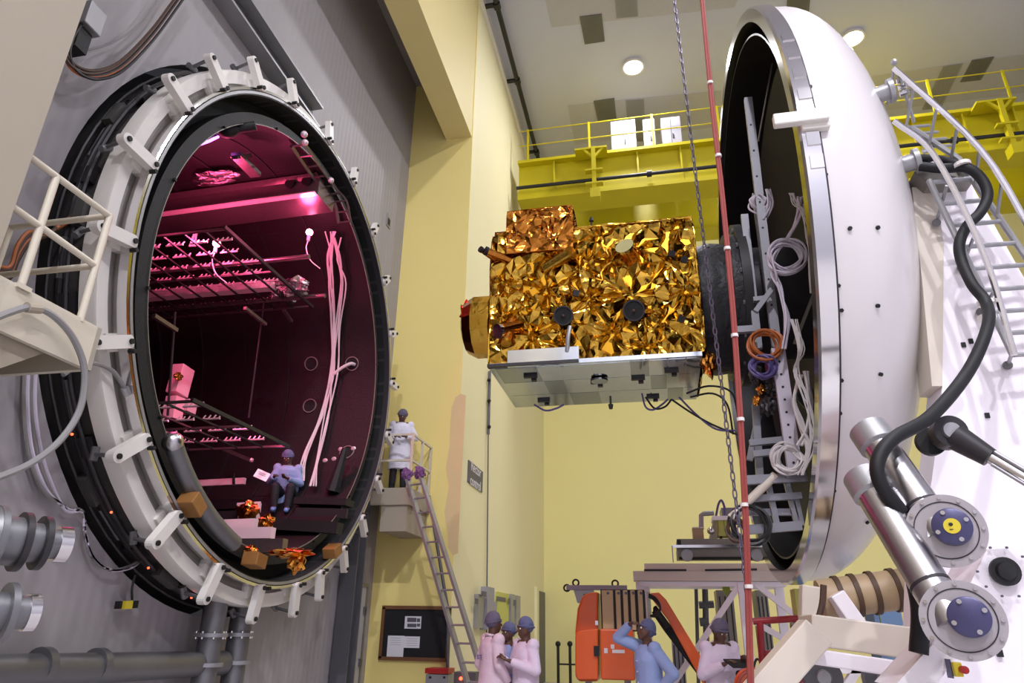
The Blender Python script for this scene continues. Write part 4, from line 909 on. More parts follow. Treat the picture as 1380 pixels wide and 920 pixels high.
# silver underside radiators
us = MB().bb((SX0, SY0-.02, SZ0-.03), (SX1-.03, SY1, SZ0+.02)).build('underside_panel', 'osr', SAT)
xs = [SX0+.06, -1.25, -1.0, -.62, -.2, .02, .22, .42, SX1-.08]
for i in range(8):
    for j in range(3):
        ya = SY0+.03+j*.5; MB().bb((xs[i]+.006, ya, SZ0-.036), (xs[i+1]-.006, ya+.49, SZ0-.03)).build('radiator_tile', 'osr' if (i*3+j*5) % 4 else 'osr_dark', us)
p, q = on('Y', SY0-.03, 685, 474), on('Y', SY0-.03, 781, 490)
MB().bb((p.x, SY0-.07, q.z), (q.x, SY0-.03, p.z)).build('front_radiator', 'osr', SAT, label='silver radiator strip under the gold foil')
MB().bb((SX0, SY0-.09, SZ0-.045), (-.75, SY0-.02, SZ0-.01)).build('edge_rail', 'bracket_dark', SAT)
for q in ((715, 507), (733, 540), (805, 515), (860, 510), (905, 500), (880, 535)):
    p = on('Z', SZ0-.05, *q); MB().box(p, (.16, .05, .03)).build('underside_bracket', 'bracket_dark', SAT); MB().box(p+Vector((.03, .07, -.01)), (.06, .05, .05)).build('underside_bracket', 'bracket_dark', SAT)
p = on('Z', SZ0-.05, 808, 512); MB().lathe([(0, .001), (0, .1), (.02, .1), (.02, .001)], p, (0, 0, -1), 20).build('port_cover', 'osr_dark', SAT)
def disc_at(name, px, r, m, y=SY0-.09):
    p = on('Y', y, *px); o = MB().lathe([(0, .001), (.0, r), (-.03, r), (-.06, r*.6), (-.06, .001)], p, Vector((.1, -1, -.35)), 28).build(name, m, SAT, True)
    MB().lathe([(.004, r*.98), (.012, r*.98), (.012, r*.86), (.004, r*.86)], p, Vector((.1, -1, -.35)), 28, True).build('rim', 'bracket_dark', o); MB().sphere(p+Vector((0, -.015, -.01)), .018, seg=8).build('hub', 'brown_cable', o)
disc_at('antenna_disc', (759, 425), .115, 'black_matte'); disc_at('antenna_disc', (854, 418), .125, 'black_matte')
p = on('Y', SY0-.06, 768, 440); q = on('Y', SY0-.06, 764, 474); MB().tube([p, p.lerp(q, .5)+Vector((0, -.04, 0)), q], .025, 8).build('antenna_lead', 'galv', SAT, True)
def canister(name, px0, px1, r, m, y=SY0-.06, dy=-.1, cap='osr'):
    a, b = on('Y', y+.1, *px0), on('Y', y+dy, *px1); o = MB().cyl(a, b, r, r*.95, 16).build(name, m, SAT, True); d = (b-a).normalized(); MB().cyl(b-d*.02, b+d*.015, r*1.12, seg=16).build('cap', cap, o, True)
canister('thruster', (690, 352), (655, 338), .05, 'amber_foil', cap='black_matte'); canister('thruster', (668, 350), (648, 336), .035, 'amber_foil', cap='black_matte')
canister('sensor_can', (735, 362), (770, 340), .075, 'gold_foil', cap='gold_edge'); canister('sensor_can', (852, 350), (842, 332), .1, 'crumpled_gold', cap='osr')
canister('sensor_can', (700, 440), (672, 446), .08, 'amber_foil'); canister('sensor_can', (690, 430), (682, 462), .05, 'crumpled_gold', cap='gold_edge')
for q in ((905, 342), (918, 430), (922, 350), (776, 395)): p = on('Y', SY0-.05, *q); MB().box(p, (.07, .05, .07), Euler((.3, .2, .4)).to_matrix()).build('small_fitting', 'bracket_dark', SAT)
for q, d in (((797, 298), 1), ((823, 545), -1), ((955, 338), 1)):
    p = on('Y', SY0+.2, *q); o = MB().cyl(p, p+Vector((0, 0, -.1*d)), .012, seg=8).build('probe', 'dark', SAT); MB().cyl(p, p+Vector((0, 0, .05*d)), .03, .02, seg=10).build('probe_head', 'dark', o)
# adapter to the door
AD = thing('adapter_cone', 'black blanketed adapter cone between the satellite and the door', 'adapter', (.9, DY, 4.6))
MB().lathe([(SX1+.02, .78), (SX1+.2, .82), (.98, .8), (1.0, .9), (1.12, .9), (1.12, .6)], (0, 8.0, 5.25), AX, 40).build('blanket', 'blanket_black', AD, True)
MB().lathe([(1.1, .6), (1.1, 1.0), (1.2, 1.0), (1.2, .7), (2.3, .7)], (0, 8.05, 5.3), AX, 40).build('mount_ring', 'bracket_dark', AD, True)
for k in range(16): a = k*math.pi/8; MB().cyl((1.08, 8.05+.95*math.cos(a), 5.3+.95*math.sin(a)), (1.12, 8.05+.95*math.cos(a), 5.3+.95*math.sin(a)), .03, seg=6).build('bolt', 'grey_steel', AD)
t = thing('harness_loops', 'dark cables drooping from the satellite underside to the door', 'cable', on('Y', 8, 920, 545))
for pts in (((865, 530), (870, 548), (880, 552), (892, 545), (900, 538)), ((870, 535), (882, 550), (896, 548), (905, 538)), ((720, 545), (735, 553), (750, 550), (760, 545)), ((905, 538), (930, 555), (960, 572), (995, 586)), ((915, 535), (940, 560), (965, 578), (992, 580)), ((925, 530), (955, 520), (985, 528), (995, 560)), ((930, 535), (960, 530), (980, 545), (988, 585)), ((950, 485), (970, 495), (990, 490), (1010, 480))):
    MB().tube(smooth([on('Y', 7.9, *q) for q in pts], 5), .012, 6).build('cable', random.choice(('dark_cable', 'brown_cable', 'dark_cable', 'purple_cable')), t, True)
t = thing('base_bracket', 'gold and dark bracket at the satellite end near the chain', 'bracket', on('Y', 7.4, 955, 500))
crumple('wrap', 'crumpled_gold', t, on('Y', 7.4, 955, 490), (.08, .1, .14), seed=71); crumple('wrap', 'crumpled_gold', t, on('Y', 7.4, 940, 470), (.06, .06, .1), seed=72)

# ------------------------------------------------------------------ chain and red hose
t = thing('lifting_chain', 'dark steel chain hanging in front of the satellite end', 'chain', (.6, 6, 2))
n = 105; ct, cb = Vector((.553, 6, 9.6)), Vector((.655, 6, 1.9))
lk = MB(); pts = [Vector((math.cos(a)*.017, 0, math.sin(a)*.046)) for a in np.linspace(0, 2*math.pi, 12, endpoint=False)]
lk.tube(pts, .0065, 5, True); lme = lk.mesh('link', 'chain', True)
for k in range(n):
    o = bpy.data.objects.new('link', lme); C.objects.link(o); o.parent = t; o.location = ct.lerp(cb, k/(n-1))-WORLDLOC[t.name]; o.rotation_euler = (0, 0, (k % 2)*math.pi/2+.4)
t = thing('red_hose', 'pair of red hoses tied together hanging beside the chain', 'hose', on('Y', 5, 1013, 900))
for k, o in enumerate((-.01, .009)):
    MB().tube(smooth([on('Y', 5, *q)+Vector((o, 0, 0)) for q in ((944, -30), (952, 60), (962, 160), (972, 250), (980, 330), (988, 420), (995, 520), (1001, 620), (1006, 720), (1009, 820), (1012, 930))]), .0125, 8).build('hose', 'red_hose', t, True)
for q in ((957, 112), (968, 210), (980, 335), (990, 452), (998, 565), (1003, 680), (1009, 790)):
    p = on('Y', 5, *q); MB().cyl(p+Vector((0, 0, -.012)), p+Vector((0, 0, .012)), .027, seg=12).build('cable_tie', 'tie_white', t)

# ------------------------------------------------------------------ door carriage, right
CA = thing('door_carriage', 'huge white steel carriage frame carrying the domed door', 'carriage', (3, 5.8, 0))
YCf = 5.7
poly = [on('Y', YCf, *q) for q in ((1262, 255), (1300, 232), (1390, 392), (1500, 640), (1600, 925), (1560, 960), (1235, 960), (1240, 760), (1262, 600), (1270, 520), (1271, 330))]
MB().prism(poly, (0, .35, 0)).build('frame_plate', 'carriage', CA)
MB().prism([on('Y', YCf-.01, *q) for q in ((1229, 252), (1262, 255), (1272, 330), (1270, 520), (1256, 520), (1243, 380))], (.0, .3, 0)).build('side_plate', 'carriage_beige', CA)  # beige paints the yellow wall's bounce light into the white side face
lp = [on('Y', 5.0, *q) for q in ((1330, 740), (1420, 735), (1500, 935), (1200, 950), (1262, 880))]
MB().prism(lp, (0, .5, 0)).build('bearing_housing', 'carriage', CA)
bc = on('Y', 4.98, 1353, 770)
o = MB().lathe([(0, .001), (0, .085), (.03, .085), (.03, .06), (.05, .05), (.05, .001)], bc, (0, -1, 0), 24).build('bearing', 'dark', CA, True)
for k in range(10): a = k*math.pi/5; MB().cyl(bc+Vector((.15*math.cos(a), 0, .15*math.sin(a))), bc+Vector((.15*math.cos(a), -.012, .15*math.sin(a))), .008, seg=6).build('bolt', 'sign_grey', o)
MB().prism([on('Y', 4.6, *q) for q in ((1205, 925), (1262, 862), (1290, 880), (1262, 925))], (0, .4, 0)).build('gusset', 'carriage', CA)
for a, b, wd, ht, y, m in (((1085, 848), (1262, 872), .5, .2, 5.6, 'carriage_beige'), ((1098, 850), (1020, 940), .3, .2, 5.2, 'carriage_beige'), ((1092, 850), (1093, 790), .16, .16, 6.3, 'carriage_beige'), ((1070, 880), (1240, 905), .3, .1, 5.5, 'carriage'), ((1125, 800), (1160, 850), .2, .12, 6.4, 'carriage')):
    MB().bar(on('Y', y, *a), on('Y', y, *b), wd, ht).build('base_beam', m, CA, bevel=.01)
for q in ((1330, 560), (1212, 660), (1347, 880), (1308, 460), (1298, 465)):
    p = on('Y', YCf if q[1] < 700 else 4.99, *q); MB().box(p, (.03, .03, .04)).build('stud', 'dark', CA)
for q in ((1108, 912), (1190, 914)):
    p = on('Y', 6.2, *q); wl = MB().lathe([(-.06, .001), (-.06, .14), (.06, .14), (.06, .001)], p, (0, -1, 0), 24).build('wheel', 'grey_duct', CA, True); MB().lathe([(.06, .001), (.06, .06), (.08, .05), (.08, .001)], p, (0, -1, 0), 16).build('hub', 'galv', wl, True)
for a, b in (((1060, 902), (1240, 900)), ((1085, 893), (1130, 925)), ((1160, 893), (1140, 925))): MB().bar(on('Y', 6.4, *a), on('Y', 6.4, *b), .08, .06).build('track_frame', 'carriage', CA)
# service duct with straps under the dome
t = thing('strapped_duct', 'tan horizontal duct with brown straps under the dome', 'duct', on('Y', 6.6, 1160, 800))
MB().cyl(on('Y', 6.6, 1105, 808), on('Y', 6.6, 1240, 790), .16, seg=20).build('duct', 'tan_duct', t, True)
for x in (1130, 1152, 1176, 1205): a = on('Y', 6.6, x, 808-(x-1105)*.133); MB().lathe([(-.02, .162), (-.02, .175), (.02, .175), (.02, .162)], a, Vector((1, 0, .13)), 24, True).build('strap', 'brown_strap', t, True)
MB().cyl(on('Y', 6.5, 1127, 822), on('Y', 6.5, 1165, 806), .025, seg=8).build('strap_handle', 'brown_strap', t)
t = thing('blue_cabinet', 'blue cabinet with green strip standing behind the carriage', 'cabinet', on('Y', 9, 1190, 850))
a, b = on('Y', 9, 1175, 812), on('Y', 9, 1212, 812); MB().bb((a.x, 9, 0), (b.x, 9.4, a.z)).build('body', 'blue_cabinet', t); rect_y((1184, 820, 1190, 850), 8.985, .01).build('strip', 'green_strip', t)
t = thing('blue_locker', 'narrow blue locker visible under the dome beside the trestle', 'locker', on('Y', 9, 1078, 815)); a, b, c = on('Y', 9, 1070, 793), on('Y', 9, 1076, 793), on('Y', 9, 1084, 793); MB().bb((b.x, 9, 0), (c.x, 9.3, b.z)).build('body', 'blue_cabinet', t); MB().bb((a.x, 9, 0), (b.x, 9.3, b.z)).build('side_panel', 'fluoro_box', t)
t = thing('cable_drop', 'brown cable curving down beside the dome bottom', 'cable', on('Y', 6, 1100, 830)); MB().tube(smooth([on('Y', 6, *q) for q in ((1110, 788), (1108, 815), (1100, 838), (1085, 844), (1065, 842))]), .025, 8).build('cable', 'brown_cable', t, True)
# vacuum tubes with round end flanges
def flanged_tube(label, a, b, fc, y0, y1, r, fr, m_end, badge):
    A, B, Fc = on('Y', y0, *a), on('Y', y1, *b), on('Y', y1-.12, *fc)
    t = thing('flanged_tube', label, 'tube', B, 'flanged steel tubes beside the dome')
    d = (B-A).normalized()
    MB().cyl(A, B+d*.12, r, seg=28).build('tube', 'steel', t, True); MB().lathe([(0, r), (0, r*1.18), (.14, r*1.18), (.16, r)], A-d*.02, d, 28).build('end_collar', 'galv', t, True)
    MB().cyl(A.lerp(B, .86), A.lerp(B, .88), r*1.03, seg=28).build('weld_band', 'groove', t, True)
    n = (CAM-Fc).normalized(); n = Vector((n.x*.6-.1, n.y, n.z*.2+.05)).normalized()
    MB().cyl(Fc-n*.3, Fc-n*.02, fr*.82, seg=32).build('elbow_drum', 'steel', t, True)
    fl = MB().lathe([(-.05, .001), (-.05, fr), (0, fr), (0, .001)], Fc, n, 48).build('end_flange', 'flange_plate', t, True)
    MB().lathe([(.0, fr*.8), (.004, fr*.8), (.004, fr*.77), (.0, fr*.77)], Fc, n, 48, True).build('seal_groove', 'groove', fl)
    u, v, _ = basis(n); cc = Fc+Vector((.03, 0, .01))
    cp = MB().lathe([(0, fr*.5), (.07, fr*.5), (.075, fr*.46), (.075, .001)], cc, n, 36).build('cover_cap', m_end, fl, True)
    for k in range(12): e = Fc+u*(fr*.9*math.cos(k*math.pi/6))+v*(fr*.9*math.sin(k*math.pi/6)); MB().cyl(e, e+n*.012, .01, seg=8).build('bolt', 'polished', fl)
    for k in range(4): e = cc+n*.075+u*(fr*.4*math.cos(k*1.57+.4))+v*(fr*.4*math.sin(k*1.57+.4)); MB().cyl(e, e+n*.008, .012, seg=8).build('cap_screw', 'polished', fl)
    if badge:
        e = cc+n*.076; MB().cyl(e, e+n*.004, fr*.21, seg=24).build('yellow_badge', 'yellow_tag', fl); e += n*.004+v*.0; MB().sphere(e+Vector((-.004, 0, .008)), .012, (1, .3, .8), seg=10).build('badge_mark', 'dark', fl); MB().box(e+Vector((.0, 0, -.018)), (.03, .003, .004)).build('badge_mark', 'dark', fl)
flanged_tube('upper steel tube with purple capped flange and yellow badge', (1172, 582), (1255, 700), (1275, 714), 4.6, 4.3, .1, .19, 'cap_plate', True)
flanged_tube('lower steel tube ending in a larger purple capped flange', (1165, 645), (1270, 815), (1297, 835), 4.5, 4.1, .1, .185, 'cap_plate', False)
t = thing('hydraulic_actuator', 'dark clevis and chrome rod of a hydraulic actuator on the carriage', 'actuator', on('Y', 4.8, 1280, 590))
c = on('Y', 4.7, 1278, 583); e = on('Y', 4.5, 1420, 668); d = (e-c).normalized()
MB().lathe([(-.06, .001), (-.06, .1), (.05, .1), (.05, .001)], c, (0, -1, 0), 28).build('eye', 'bracket_dark', t, True); MB().lathe([(.05, .001), (.05, .055), (.07, .05), (.07, .001)], c, (0, -1, 0), 20).build('pin', 'galv', t, True)
MB().lathe([(-.12, .001), (-.12, .09), (-.07, .09), (-.07, .001)], c+Vector((-.06, .05, -.02)), (0, -1, 0), 24).build('lug', 'dark', t, True)
MB().cyl(c+d*.04, c+d*.26, .085, .06, seg=16).build('clevis', 'bracket_dark', t, True); MB().cyl(c+d*.25, e, .036, seg=16).build('rod', 'polished', t, True)
for k in (-1, 1): MB().cyl(c+d*.25+Vector((0, -.02, k*.05)), e+Vector((0, -.02, k*.05)), .012, seg=8).build('hydraulic_line', 'galv', t, True)
t = thing('black_hose', 'thick black hose from the dome port down past the ladder', 'hose', on('Y', 5, 1215, 690))
for off, r in ((0, .041),):
    ys = [5.45, 5.4, 5.3, 5.3, 5.3, 5.3, 5.3, 5.3, 5.3, 5.25, 5.2, 5.0, 4.8, 4.5, 4.3, 4.25, 4.25, 4.3]
    px = ((1240, 224), (1270, 227), (1302, 226), (1322, 240), (1331, 262), (1322, 285), (1303, 305), (1293, 328), (1296, 352), (1310, 383), (1329, 408), (1331, 440), (1305, 500), (1255, 560), (1205, 590), (1184, 618), (1186, 650), (1215, 690))
    MB().tube(smooth([on('Y', y, *q) for q, y in zip(px, ys)]), r, 12).build('hose', 'black_hose', t, True)
MB().tube(smooth([on('Y', 5.45, *q) for q in ((1238, 213), (1262, 214), (1282, 219), (1300, 225))]), .035, 10).build('branch', 'black_hose', t, True)
for q, y in (((1329, 408), 5.25), ((1330, 428), 5.2), ((1297, 222), 5.3)): p = on('Y', y, *q); MB().cyl(p+Vector((0, 0, -.015)), p+Vector((0, 0, .015)), .062, seg=12).build('tie', 'tie_white', t)
MB().tube(smooth([on('Y', 4.6, *q) for q in ((1215, 690), (1228, 760), (1240, 820), (1238, 880))]), .05, 10).build('lower_hose', 'black_hose', t, True)
# stair ladder on the carriage
LY = 5.45
t = thing('stair_ladder', 'galvanised stair ladder with handrails climbing the white carriage', 'ladder', on('Y', LY, 1365, 485))
for pts, r, y in (([(1252, 243), (1365, 478)], .026, LY), ([(1228, 172), (1292, 214), (1400, 372)], .026, LY+.05)): MB().tube([on('Y', y, *q) for q in pts], r, 8).build('stringer', 'galv', t, True)
for pts in ([(1205, 163), (1258, 208), (1325, 340), (1367, 478)], [(1205, 92), (1322, 202), (1400, 330)]): MB().tube(smooth([on('Y', LY-.25, *q) for q in pts], 5), .024, 8).build('handrail', 'polished', t, True)
for k in range(9):
    f = k/8; a = Vector((1254, 246, 0)).lerp(Vector((1366, 478, 0)), f); b = Vector((1312, 240, 0)).lerp(Vector((1470, 472, 0)), f)
    MB().cyl(on('Y', LY, a.x, a.y), on('Y', LY+.05, b.x, b.y), .02, seg=8).build('rung', 'galv', t, True)
for k in range(4):
    f = k/3.2; a = Vector((1214, 172, 0)).lerp(Vector((1250, 200, 0)), f); MB().cyl(on('Y', LY, a.x, a.y), on('Y', LY+.3, a.x+38, a.y-3), .014, seg=8).build('upper_rung', 'galv', t)
for a, b in (((1276, 250), (1262, 300)), ((1312, 320), (1296, 360)), ((1340, 392), (1322, 420)), ((1366, 470), (1358, 492))):
    o = MB().cyl(on('Y', LY-.1, *a), on('Y', YCf-.02, *b), .015, seg=6).build('standoff', 'galv', t); MB().cyl(on('Y', YCf-.06, *b), on('Y', YCf, *b), .035, seg=10).build('foot', 'grey_steel', o)
for a, b in (((1232, 116), (1220, 176)), ((1262, 146), (1252, 196)), ((1290, 172), (1282, 212)), ((1320, 202), (1314, 250)), ((1350, 246), (1344, 290)), ((1205, 92), (1196, 140)), ((1212, 100), (1232, 165))):
    MB().cyl(on('Y', LY-.2, *a), on('Y', LY+.05, *b), .014, seg=6).build('baluster', 'galv', t)
MB().sphere(on('Y', LY-.25, 1205, 84), .03, seg=10).build('finial', 'galv', t)
MB().prism([on('Y', LY+.1, *q) for q in ((1232, 232), (1270, 215), (1310, 222), (1312, 244), (1252, 248))], (0, .25, 0)).build('landing', 'channel_grey', t)
t = thing('emergency_stop', 'yellow emergency stop box with red button low on the carriage', 'switch', on('Y', 4.5, 1292, 905))
rect_y((1284, 892, 1300, 912), 4.5, .08).build('box', 'yellow_tag', t, bevel=.005); rect_y((1279, 888, 1286, 914), 4.53, .08).build('back_plate', 'cap_plate', t); p = on('Y', 4.5, 1297, 902); MB().cyl(p, p+Vector((0, -.04, 0)), .02, seg=14).build('button', 'red_button', t, True)

# ------------------------------------------------------------------ trestle and equipment behind the door
TY = 11.2
t = thing('white_trestle', 'large cream steel trestle table standing behind the door', 'trestle', on('Y', TY, 940, 840))
def yb(nm, px, y, dy, m, par, **k): return rect_y(px, y, dy).build(nm, m, par, **k)
yb('top_beam', (853, 769, 1060, 783), TY, .25, 'carriage_beige', t); yb('upper_beam', (868, 759, 1060, 769), TY+.1, 1.0, 'carriage_beige', t); yb('under_beam', (862, 783, 1060, 790), TY+.03, .9, 'carriage', t)
for a, b, y in (((1000, 786), (1005, 930), TY), ((862, 784), (866, 800), TY+.1), ((870, 790), (872, 930), TY+.5), ((1050, 790), (1056, 930), TY+.3)):
    p, q = on('Y', y, *a), on('Y', y, *b); MB().bb((p.x-.06, y, 0), (p.x+.06, y+.12, p.z)).build('leg', 'carriage', t)
for a, b in (((998, 786), (905, 925)), ((1018, 786), (1075, 832)), ((1004, 830), (1072, 870))): pxbar('diagonal_brace', 'carriage', t, TY+.06, a, b, .08, .08)
for a, b in (((868, 768), (925, 768)), ((950, 768), (1020, 767))): pxbar('slot', 'groove', t, TY-.005, a, b, .02, .03)
t = thing('equipment_cart', 'steel roller cart with rails resting on the trestle', 'cart', on('Y', TY, 960, 757))
yb('upper_rail', (906, 734, 1036, 737), TY+.2, .05, 'polished', t); yb('deck', (912, 726, 1034, 736), TY+.25, .8, 'channel_grey', t)
yb('frame', (912, 738, 1036, 750), TY+.3, .7, 'channel_grey', t); yb('lower_rail', (915, 750, 1036, 753), TY+.3, .1, 'dark', t); yb('corner_block', (912, 727, 918, 735), TY+.22, .06, 'dark', t)
yb('handle_post', (905, 735, 908, 757), TY+.2, .05, 'galv', t)
for x in (926, 1020): p = on('Y', TY+.28, x, 748); MB().lathe([(-.05, .001), (-.05, .09), (.03, .09), (.03, .001)], p, (0, -1, 0), 20).build('wheel', 'galv', t, True)
t = thing('carton', 'small brown carton standing on the roller cart', 'box', on('Y', TY+.5, 941, 727)); yb('body', (933, 711, 949, 727), TY+.45, .2, 'tan_duct', t); yb('flap', (933, 710, 949, 711.5), TY+.44, .22, 'carriage_beige', t)
t = thing('equipment_stand', 'pale equipment stand with yellow slotted box on the cart', 'stand', on('Y', TY+.5, 975, 727))
yb('box', (966, 700, 984, 722), TY+.5, .3, 'fluoro_box', t); yb('top_plate', (960, 695, 990, 700), TY+.45, .4, 'carriage', t); yb('slot', (967, 700, 969, 718), TY+.49, .01, 'dark', t); yb('slot', (975, 699, 977, 716), TY+.49, .01, 'dark', t); yb('leg', (971, 722, 974, 728), TY+.5, .2, 'dark', t)
MB().prism([on('Y', TY+.6, *q) for q in ((955, 728), (962, 698), (970, 698), (966, 728))], (0, .2, 0)).build('side_plate', 'carriage_beige', t)
MB().tube([on('Y', TY+.5, *q) for q in ((945, 711), (945, 694), (948, 692), (962, 691))], .04, 10).build('elbow_pipe', 'galv', t, True)
p = on('Y', TY+.4, 958, 715); MB().sphere(p, .06, seg=12).build('knob', 'polished', t, True)
MB().tube(smooth([on('Y', TY+.5, *q) for q in ((965, 695), (968, 680), (972, 674), (976, 682), (977, 694))]), .02, 6).build('cable', 'purple_cable', t)
yb('upper_tray', (972, 684, 1000, 695), TY+.6, .4, 'grey_metal_frame', t)
t = thing('pipe_manifold', 'dark vertical pipes and valve behind the trestle legs', 'pipework', on('Y', 12.5, 945, 900))
for a, b, r in (((938, 790), (943, 985), .03), ((950, 790), (955, 985), .05), ((942, 815), (962, 814), .06), ((943, 838), (955, 837), .07)): MB().cyl(on('Y', 12.5, *a), on('Y', 12.5, *b), r, seg=10).build('pipe', 'grey_duct', t, True)
t = thing('yellow_strap', 'yellow strap hanging under the trestle beam', 'strap', on('Y', TY+.2, 978, 800)); MB().prism([on('Y', TY+.2, *q) for q in ((973, 783), (982, 783), (984, 795), (979, 803), (974, 796))], (0, .03, 0)).build('webbing', 'green_strip', t)
for i, (px, m, lab, y) in enumerate((((965, 795, 998, 900), 'channel_grey', 'grey cabinet seen behind the trestle legs', 13), ((1018, 795, 1048, 915), 'channel_grey', 'tall grey rack behind the trestle near the dome', 12.8), ((905, 860, 925, 915), 'cabinet_white', 'pale low cabinet behind the orange lift boom', 13.2))):
    t = thing('rear_cabinet', lab, 'cabinet', on('Y', y, px[0], px[3]), 'cabinets behind the trestle'); a, b = on('Y', y, px[0], px[1]), on('Y', y, px[2], px[3])
    MB().bb((a.x, y, 0), (b.x, y+.6, a.z)).build('body', m, t)
    for k in range(3): MB().bb((a.x+(b.x-a.x)*(k+.5)/3-.01, y-.01, .1), (a.x+(b.x-a.x)*(k+.5)/3+.01, y, a.z-.1)).build('door_gap', 'groove', t)
# red railing frame
t = thing('red_railing', 'dark red tubular railing beside the hanging red hose', 'frame', on('Y', 8, 1030, 920))
for a, b in (((1015, 837), (1075, 833)), ((1024, 838), (1030, 935)), ((1030, 881), (1050, 879)), ((1073, 835), (1078, 935))): MB().cyl(on('Y', 8, *a), on('Y', 8, *b), .035, seg=10).build('tube', 'red_rail', t, True)
t = thing('hose_reel', 'rust coloured hose coil at the foot of the red hose', 'hose', on('Y', 7, 1020, 905))
for k in range(3):
    c = on('Y', 7, 1016, 926); MB().tube([c+Vector(((.1+.02*k)*math.cos(a), .05*k, (.1+.02*k)*math.sin(a))) for a in np.linspace(0, 6.28, 22, endpoint=False)], .02, 6, True).build('loop', ('rust_hose', 'red_hose', 'orange_dark')[k], t, True)

# ------------------------------------------------------------------ orange boom lift
LYf = 10.4
BL = thing('boom_lift', 'orange articulated boom lift with tan side panels parked in the hall', 'lift', on('Y', LYf, 820, 918))
bl = [on('Y', LYf, *q) for q in ((775, 850), (778, 820), (785, 802), (796, 798), (806, 797), (806, 850), (806, 918), (780, 918), (775, 912))]
MB().prism(bl, (0, .7, 0)).build('counterweight', 'orange', BL, bevel=.03)
fr = [on('Y', LYf-.05, *q) for q in ((775, 856), (780, 849), (806, 846), (806, 916), (778, 916), (775, 905))]
MB().prism(fr, (0, .3, 0)).build('lower_hood', 'orange', BL, bevel=.02)
yb('engine_cover', (808, 847, 856, 917), LYf-.08, .7, 'orange', BL, bevel=.02)
MB().bb((on('Y', LYf, 780, 918).x, LYf+.1, .0), (on('Y', LYf, 875, 918).x, LYf+.65, .35)).build('chassis', 'dark', BL)
for x in (785, 865):
    for y in (LYf+.08, LYf+.6): p = on('Y', LYf, x, 918); MB().lathe([(-.1, .001), (-.1, .3), (.1, .3), (.1, .001)], (p.x, y, .3), (0, 1, 0), 24).build('wheel', 'dark', BL, True)
xs = [810, 828.5, 838.5, 848.5, 858.5, 869]
for i in range(5):
    o = yb('tan_panel', (xs[i]+.6, 795, xs[i+1]-.6, 849), LYf-.02, .5, 'tan_panel', BL, bevel=.01); MB().cyl(on('Y', LYf-.02, (xs[i]+xs[i+1])/2, 799), on('Y', LYf-.04, (xs[i]+xs[i+1])/2, 799), .02, seg=8).build('latch', 'sign_grey', o)
yb('panel_backing', (809, 794, 871, 851), LYf+.0, .5, 'dark', BL)
for px, m in (((814, 873, 819, 880), 'label_white'), ((825, 875, 842, 880), 'label_white'), ((823, 868, 828, 874), 'label_white'), ((802, 836, 806, 842), 'label_white'), ((800, 870, 808, 884), 'dark'), ((832, 858, 845, 866), 'orange_dark')): yb('label_plate' if m == 'label_white' else 'recess', px, LYf-.09, .015, m, BL)
yb('mast', (871, 797, 879, 850), LYf+.1, .25, 'cream_rail', BL)
def boom(nm, pts, y, dy, m): MB().prism([on('Y', y, *q) for q in pts], (0, dy, 0)).build(nm, m, BL, bevel=.015)
boom('upper_boom', ((876, 799), (888, 798), (898, 808), (957, 905), (948, 922), (900, 835), (878, 806)), LYf+.1, .22, 'orange')
boom('lower_link', ((880, 818), (884, 815), (945, 898), (944, 914), (895, 850), (880, 828)), LYf+.14, .14, 'black_matte')
MB().cyl(on('Y', LYf+.1, 882, 822), on('Y', LYf+.1, 900, 846), .05, seg=12).build('hydraulic_cylinder', 'dark', BL, True)
for k in range(3): MB().tube(smooth([on('Y', LYf+.05, *q) for q in ((874, 800+2*k), (884, 806+2*k), (890, 818+k), (884, 826+2*k), (876, 830))]), .014, 6).build('hose', 'dark_cable', BL, True)
t = thing('spreader_beam', 'white spreader beam with ring eyes behind the orange lift', 'beam', on('Y', 12, 800, 800))
yb('beam', (763, 788, 845, 795), 12, .12, 'cabinet_white', t); MB().prism([on('Y', 12.02, *q) for q in ((773, 795), (800, 795), (800, 815), (778, 812))], (0, .1, 0)).build('gusset', 'galv', t)
for q in ((776, 785), (829, 786), (764, 792)): p = on('Y', 12.05, *q); MB().tube([p+Vector((.05*math.cos(a), 0, .05*math.sin(a))) for a in np.linspace(0, 6.28, 14, endpoint=False)], .016, 6, True).build('ring_eye', 'dark', t)
p = on('Y', 12, 790, 800); MB().bb((p.x-.05, 12.02, 0), (p.x+.05, 12.12, p.z)).build('stand_leg', 'galv', t); p = on('Y', 12, 840, 792); MB().bb((p.x-.05, 12.02, 0), (p.x+.05, 12.12, p.z)).build('stand_leg', 'galv', t)

